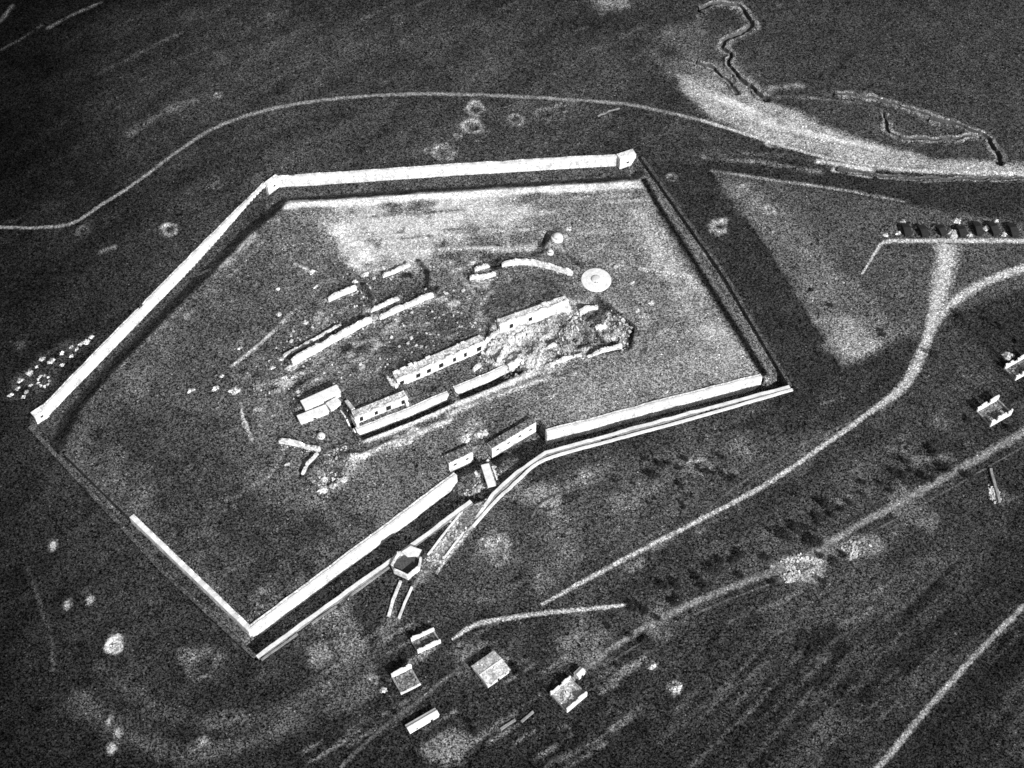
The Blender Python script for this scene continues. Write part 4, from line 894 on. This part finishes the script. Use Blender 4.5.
# ------------------------------------------------------------------ bushes and trees
def make_tree(seed, label, group, hgt, rad, squat):
    rnd = random.Random(seed)
    root = empty('tree', label, 'tree', (0, 0, 0), group)
    tk = MB(); tk.lathe((0, 0, -.4), [(.22, 0), (.16, hgt*.35), (.07, hgt*.8)], 7)
    for k in range(4):
        a = k*1.6+rnd.random(); L = rad*.7
        tk.add([(0, .06, hgt*.35), (0, -.06, hgt*.35), (L*math.cos(a), L*math.sin(a), hgt*.65), (.05, 0, hgt*.42)], [(0, 1, 2), (1, 3, 2), (3, 0, 2)])
    tk.build('trunk', M['bark'], root)
    cr = MB(); cl = [(rnd.gauss(0, rad*.45), rnd.gauss(0, rad*.45), hgt*.62+rnd.gauss(0, hgt*.14*squat), rad*rnd.uniform(.3, .55)) for _ in range(11)]
    for c in cl:
        for k in range(46):
            d = np.array([rnd.gauss(0, 1), rnd.gauss(0, 1), rnd.gauss(0, .8)]); d /= np.linalg.norm(d); q = c[3]*rnd.uniform(.55, 1.1)
            p = np.array(c[:3])+d*q; p[2] = max(p[2], .15); e = np.array([rnd.gauss(0, 1) for _ in range(3)]); e = np.cross(d, e); e /= np.linalg.norm(e); g = np.cross(d, e)+d*rnd.uniform(-.6, .6); s_ = rnd.uniform(.16, .34)
            cr.add([p-e*s_, p+g*s_*.6, p+e*s_, p-g*s_*.6], [(0, 1, 2, 3)])
    cr.build('crown', M['leaf'], root); return root
protos = {}
def plant(px, py, label, group, sc=1.0, var=None):
    var = random.randint(0, 2) if var is None else var
    x, y = at(px+random.uniform(-3, 3), py+random.uniform(-3, 3)); sc *= random.uniform(.65, 1.3)
    if var not in protos:
        r = make_tree(40+var, label, group, [3.4, 4.2, 2.8][var], [2.0, 1.9, 2.3][var], [1, 1.2, .8][var]); protos[var] = r
    else:
        src = protos[var]; r = src.copy(); COL.objects.link(r)
        for ch in src.children:
            c = ch.copy(); COL.objects.link(c); c.parent = r
    r.location = (x, y, Hat(x, y)); r.rotation_euler = (0, 0, random.uniform(0, 6.28)); s_ = sc*random.uniform(.85, 1.15); r.scale = (s_, s_, s_*random.uniform(.85, 1.1))
    r['label'] = label; r['group'] = group
tg = 'scattered trees below the fort'
for a in [(682,484),(704,472),(730,483),(655,480),(660,466),(682,509)]: plant(*a, 'small dark tree in the field between the fort and the long road', tg)
for a in [(699,577),(678,588),(742,559),(721,566),(774,583),(819,586)]: plant(*a, 'dark bushy tree along the lower dirt track, left stretch', tg)
for a in [(778,539),(804,532),(819,520),(842,512),(861,499),(893,475),(906,464),(880,487)]: plant(*a, 'dark tree in the slanting row between the long road and the dirt track', tg)
for a in [(836,563),(820,556),(846,556),(944,470),(930,480)]: plant(*a, 'dark tree among the rubble beside the dirt track', tg)
for k in range(24):
    t_ = (k+random.random())/24; plant(600+t_*370, 636-t_*186+random.gauss(0, 9), 'low dark shrub in the rough ground along the dirt track', 'shrubs along the dirt track', random.uniform(.8, 1.3), 2)
for k in range(14): plant(random.uniform(590, 760), random.uniform(455, 520), 'low dark shrub in the field right below the fort', 'shrubs below the fort', random.uniform(.45, .8))
plant(935,356, 'large dark tree at the inside of the bend in the pale road', tg, 1.5, 1)
plant(633,609, 'broad dark tree at the right end of the short lower road', tg, 1.3, 2); plant(640,613, 'lower dark tree right of the end of the short lower road', tg, 1.0, 0)
for a in [(879,332),(885,336),(828,308),(812,291)]: plant(*a, 'dark bush in the light triangular field right of the fort', tg, .9)
for a in [(968,424),(974,402),(1012,432)]: plant(*a, 'dark tree close to the ruined house with window gaps', tg, 1.0)
for a in [(520,676),(470,726),(476,732),(645,640)]: plant(*a, 'low dark bush among the houses at the bottom', tg, .9)
for a in [(1001,330),(990,322),(1015,345),(962,318)]: plant(*a, 'dark bush in the dark plots at the right edge', tg, .8)

# ------------------------------------------------------------------ the ground sheet itself (after every cut)
rows, cols = X.shape
me = bpy.data.meshes.new('ground')
co = np.stack([X, Y, Hh], -1).reshape(-1, 3).astype(np.float32)
idx = np.arange(rows*cols).reshape(rows, cols)
quads = np.stack([idx[:-1, :-1], idx[:-1, 1:], idx[1:, 1:], idx[1:, :-1]], -1).reshape(-1, 4)
me.vertices.add(len(co)); me.vertices.foreach_set('co', co.ravel())
me.loops.add(quads.size); me.loops.foreach_set('vertex_index', quads.ravel().astype(np.int32))
me.polygons.add(len(quads)); me.polygons.foreach_set('loop_start', (np.arange(len(quads))*4).astype(np.int32))
me.update(calc_edges=True)
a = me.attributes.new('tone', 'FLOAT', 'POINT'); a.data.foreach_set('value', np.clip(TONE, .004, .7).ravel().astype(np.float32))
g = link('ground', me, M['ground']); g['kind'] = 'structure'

# ------------------------------------------------------------------ light
SUN_EL, SUN_AZ = R(33), math.atan2(-.80, .60)           # the sun stands to the lower right of the picture
sd = bpy.data.lights.new('sun', 'SUN'); sd.energy = 4.2; sd.angle = R(.5); so = bpy.data.objects.new('sun', sd); COL.objects.link(so)
dx, dy, dz = math.cos(SUN_EL)*math.cos(SUN_AZ), math.cos(SUN_EL)*math.sin(SUN_AZ), math.sin(SUN_EL)
from mathutils import Vector
so.rotation_euler = Vector((dx, dy, dz)).to_track_quat('Z', 'Y').to_euler(); so.location = (200, -300, 300)
w = bpy.data.worlds.new('World'); scene.world = w; w.use_nodes = True; N, L = w.node_tree.nodes, w.node_tree.links
sky = N.new('ShaderNodeTexSky'); sky.sky_type = 'NISHITA'; sky.sun_disc = False; sky.sun_elevation = SUN_EL; sky.sun_rotation = math.pi/2-SUN_AZ
bw = N.new('ShaderNodeRGBToBW'); L.new(sky.outputs[0], bw.inputs[0]); L.new(bw.outputs[0], N['Background'].inputs['Color']); N['Background'].inputs['Strength'].default_value = .10
vs = scene.view_settings; vs.view_transform = 'Standard'; vs.look = 'None'; vs.exposure = .75; vs.gamma = 1; vs.use_curve_mapping = False
scene.cycles.use_denoising = False
scene.cycles.max_bounces = 4; scene.cycles.filter_width = 1.6
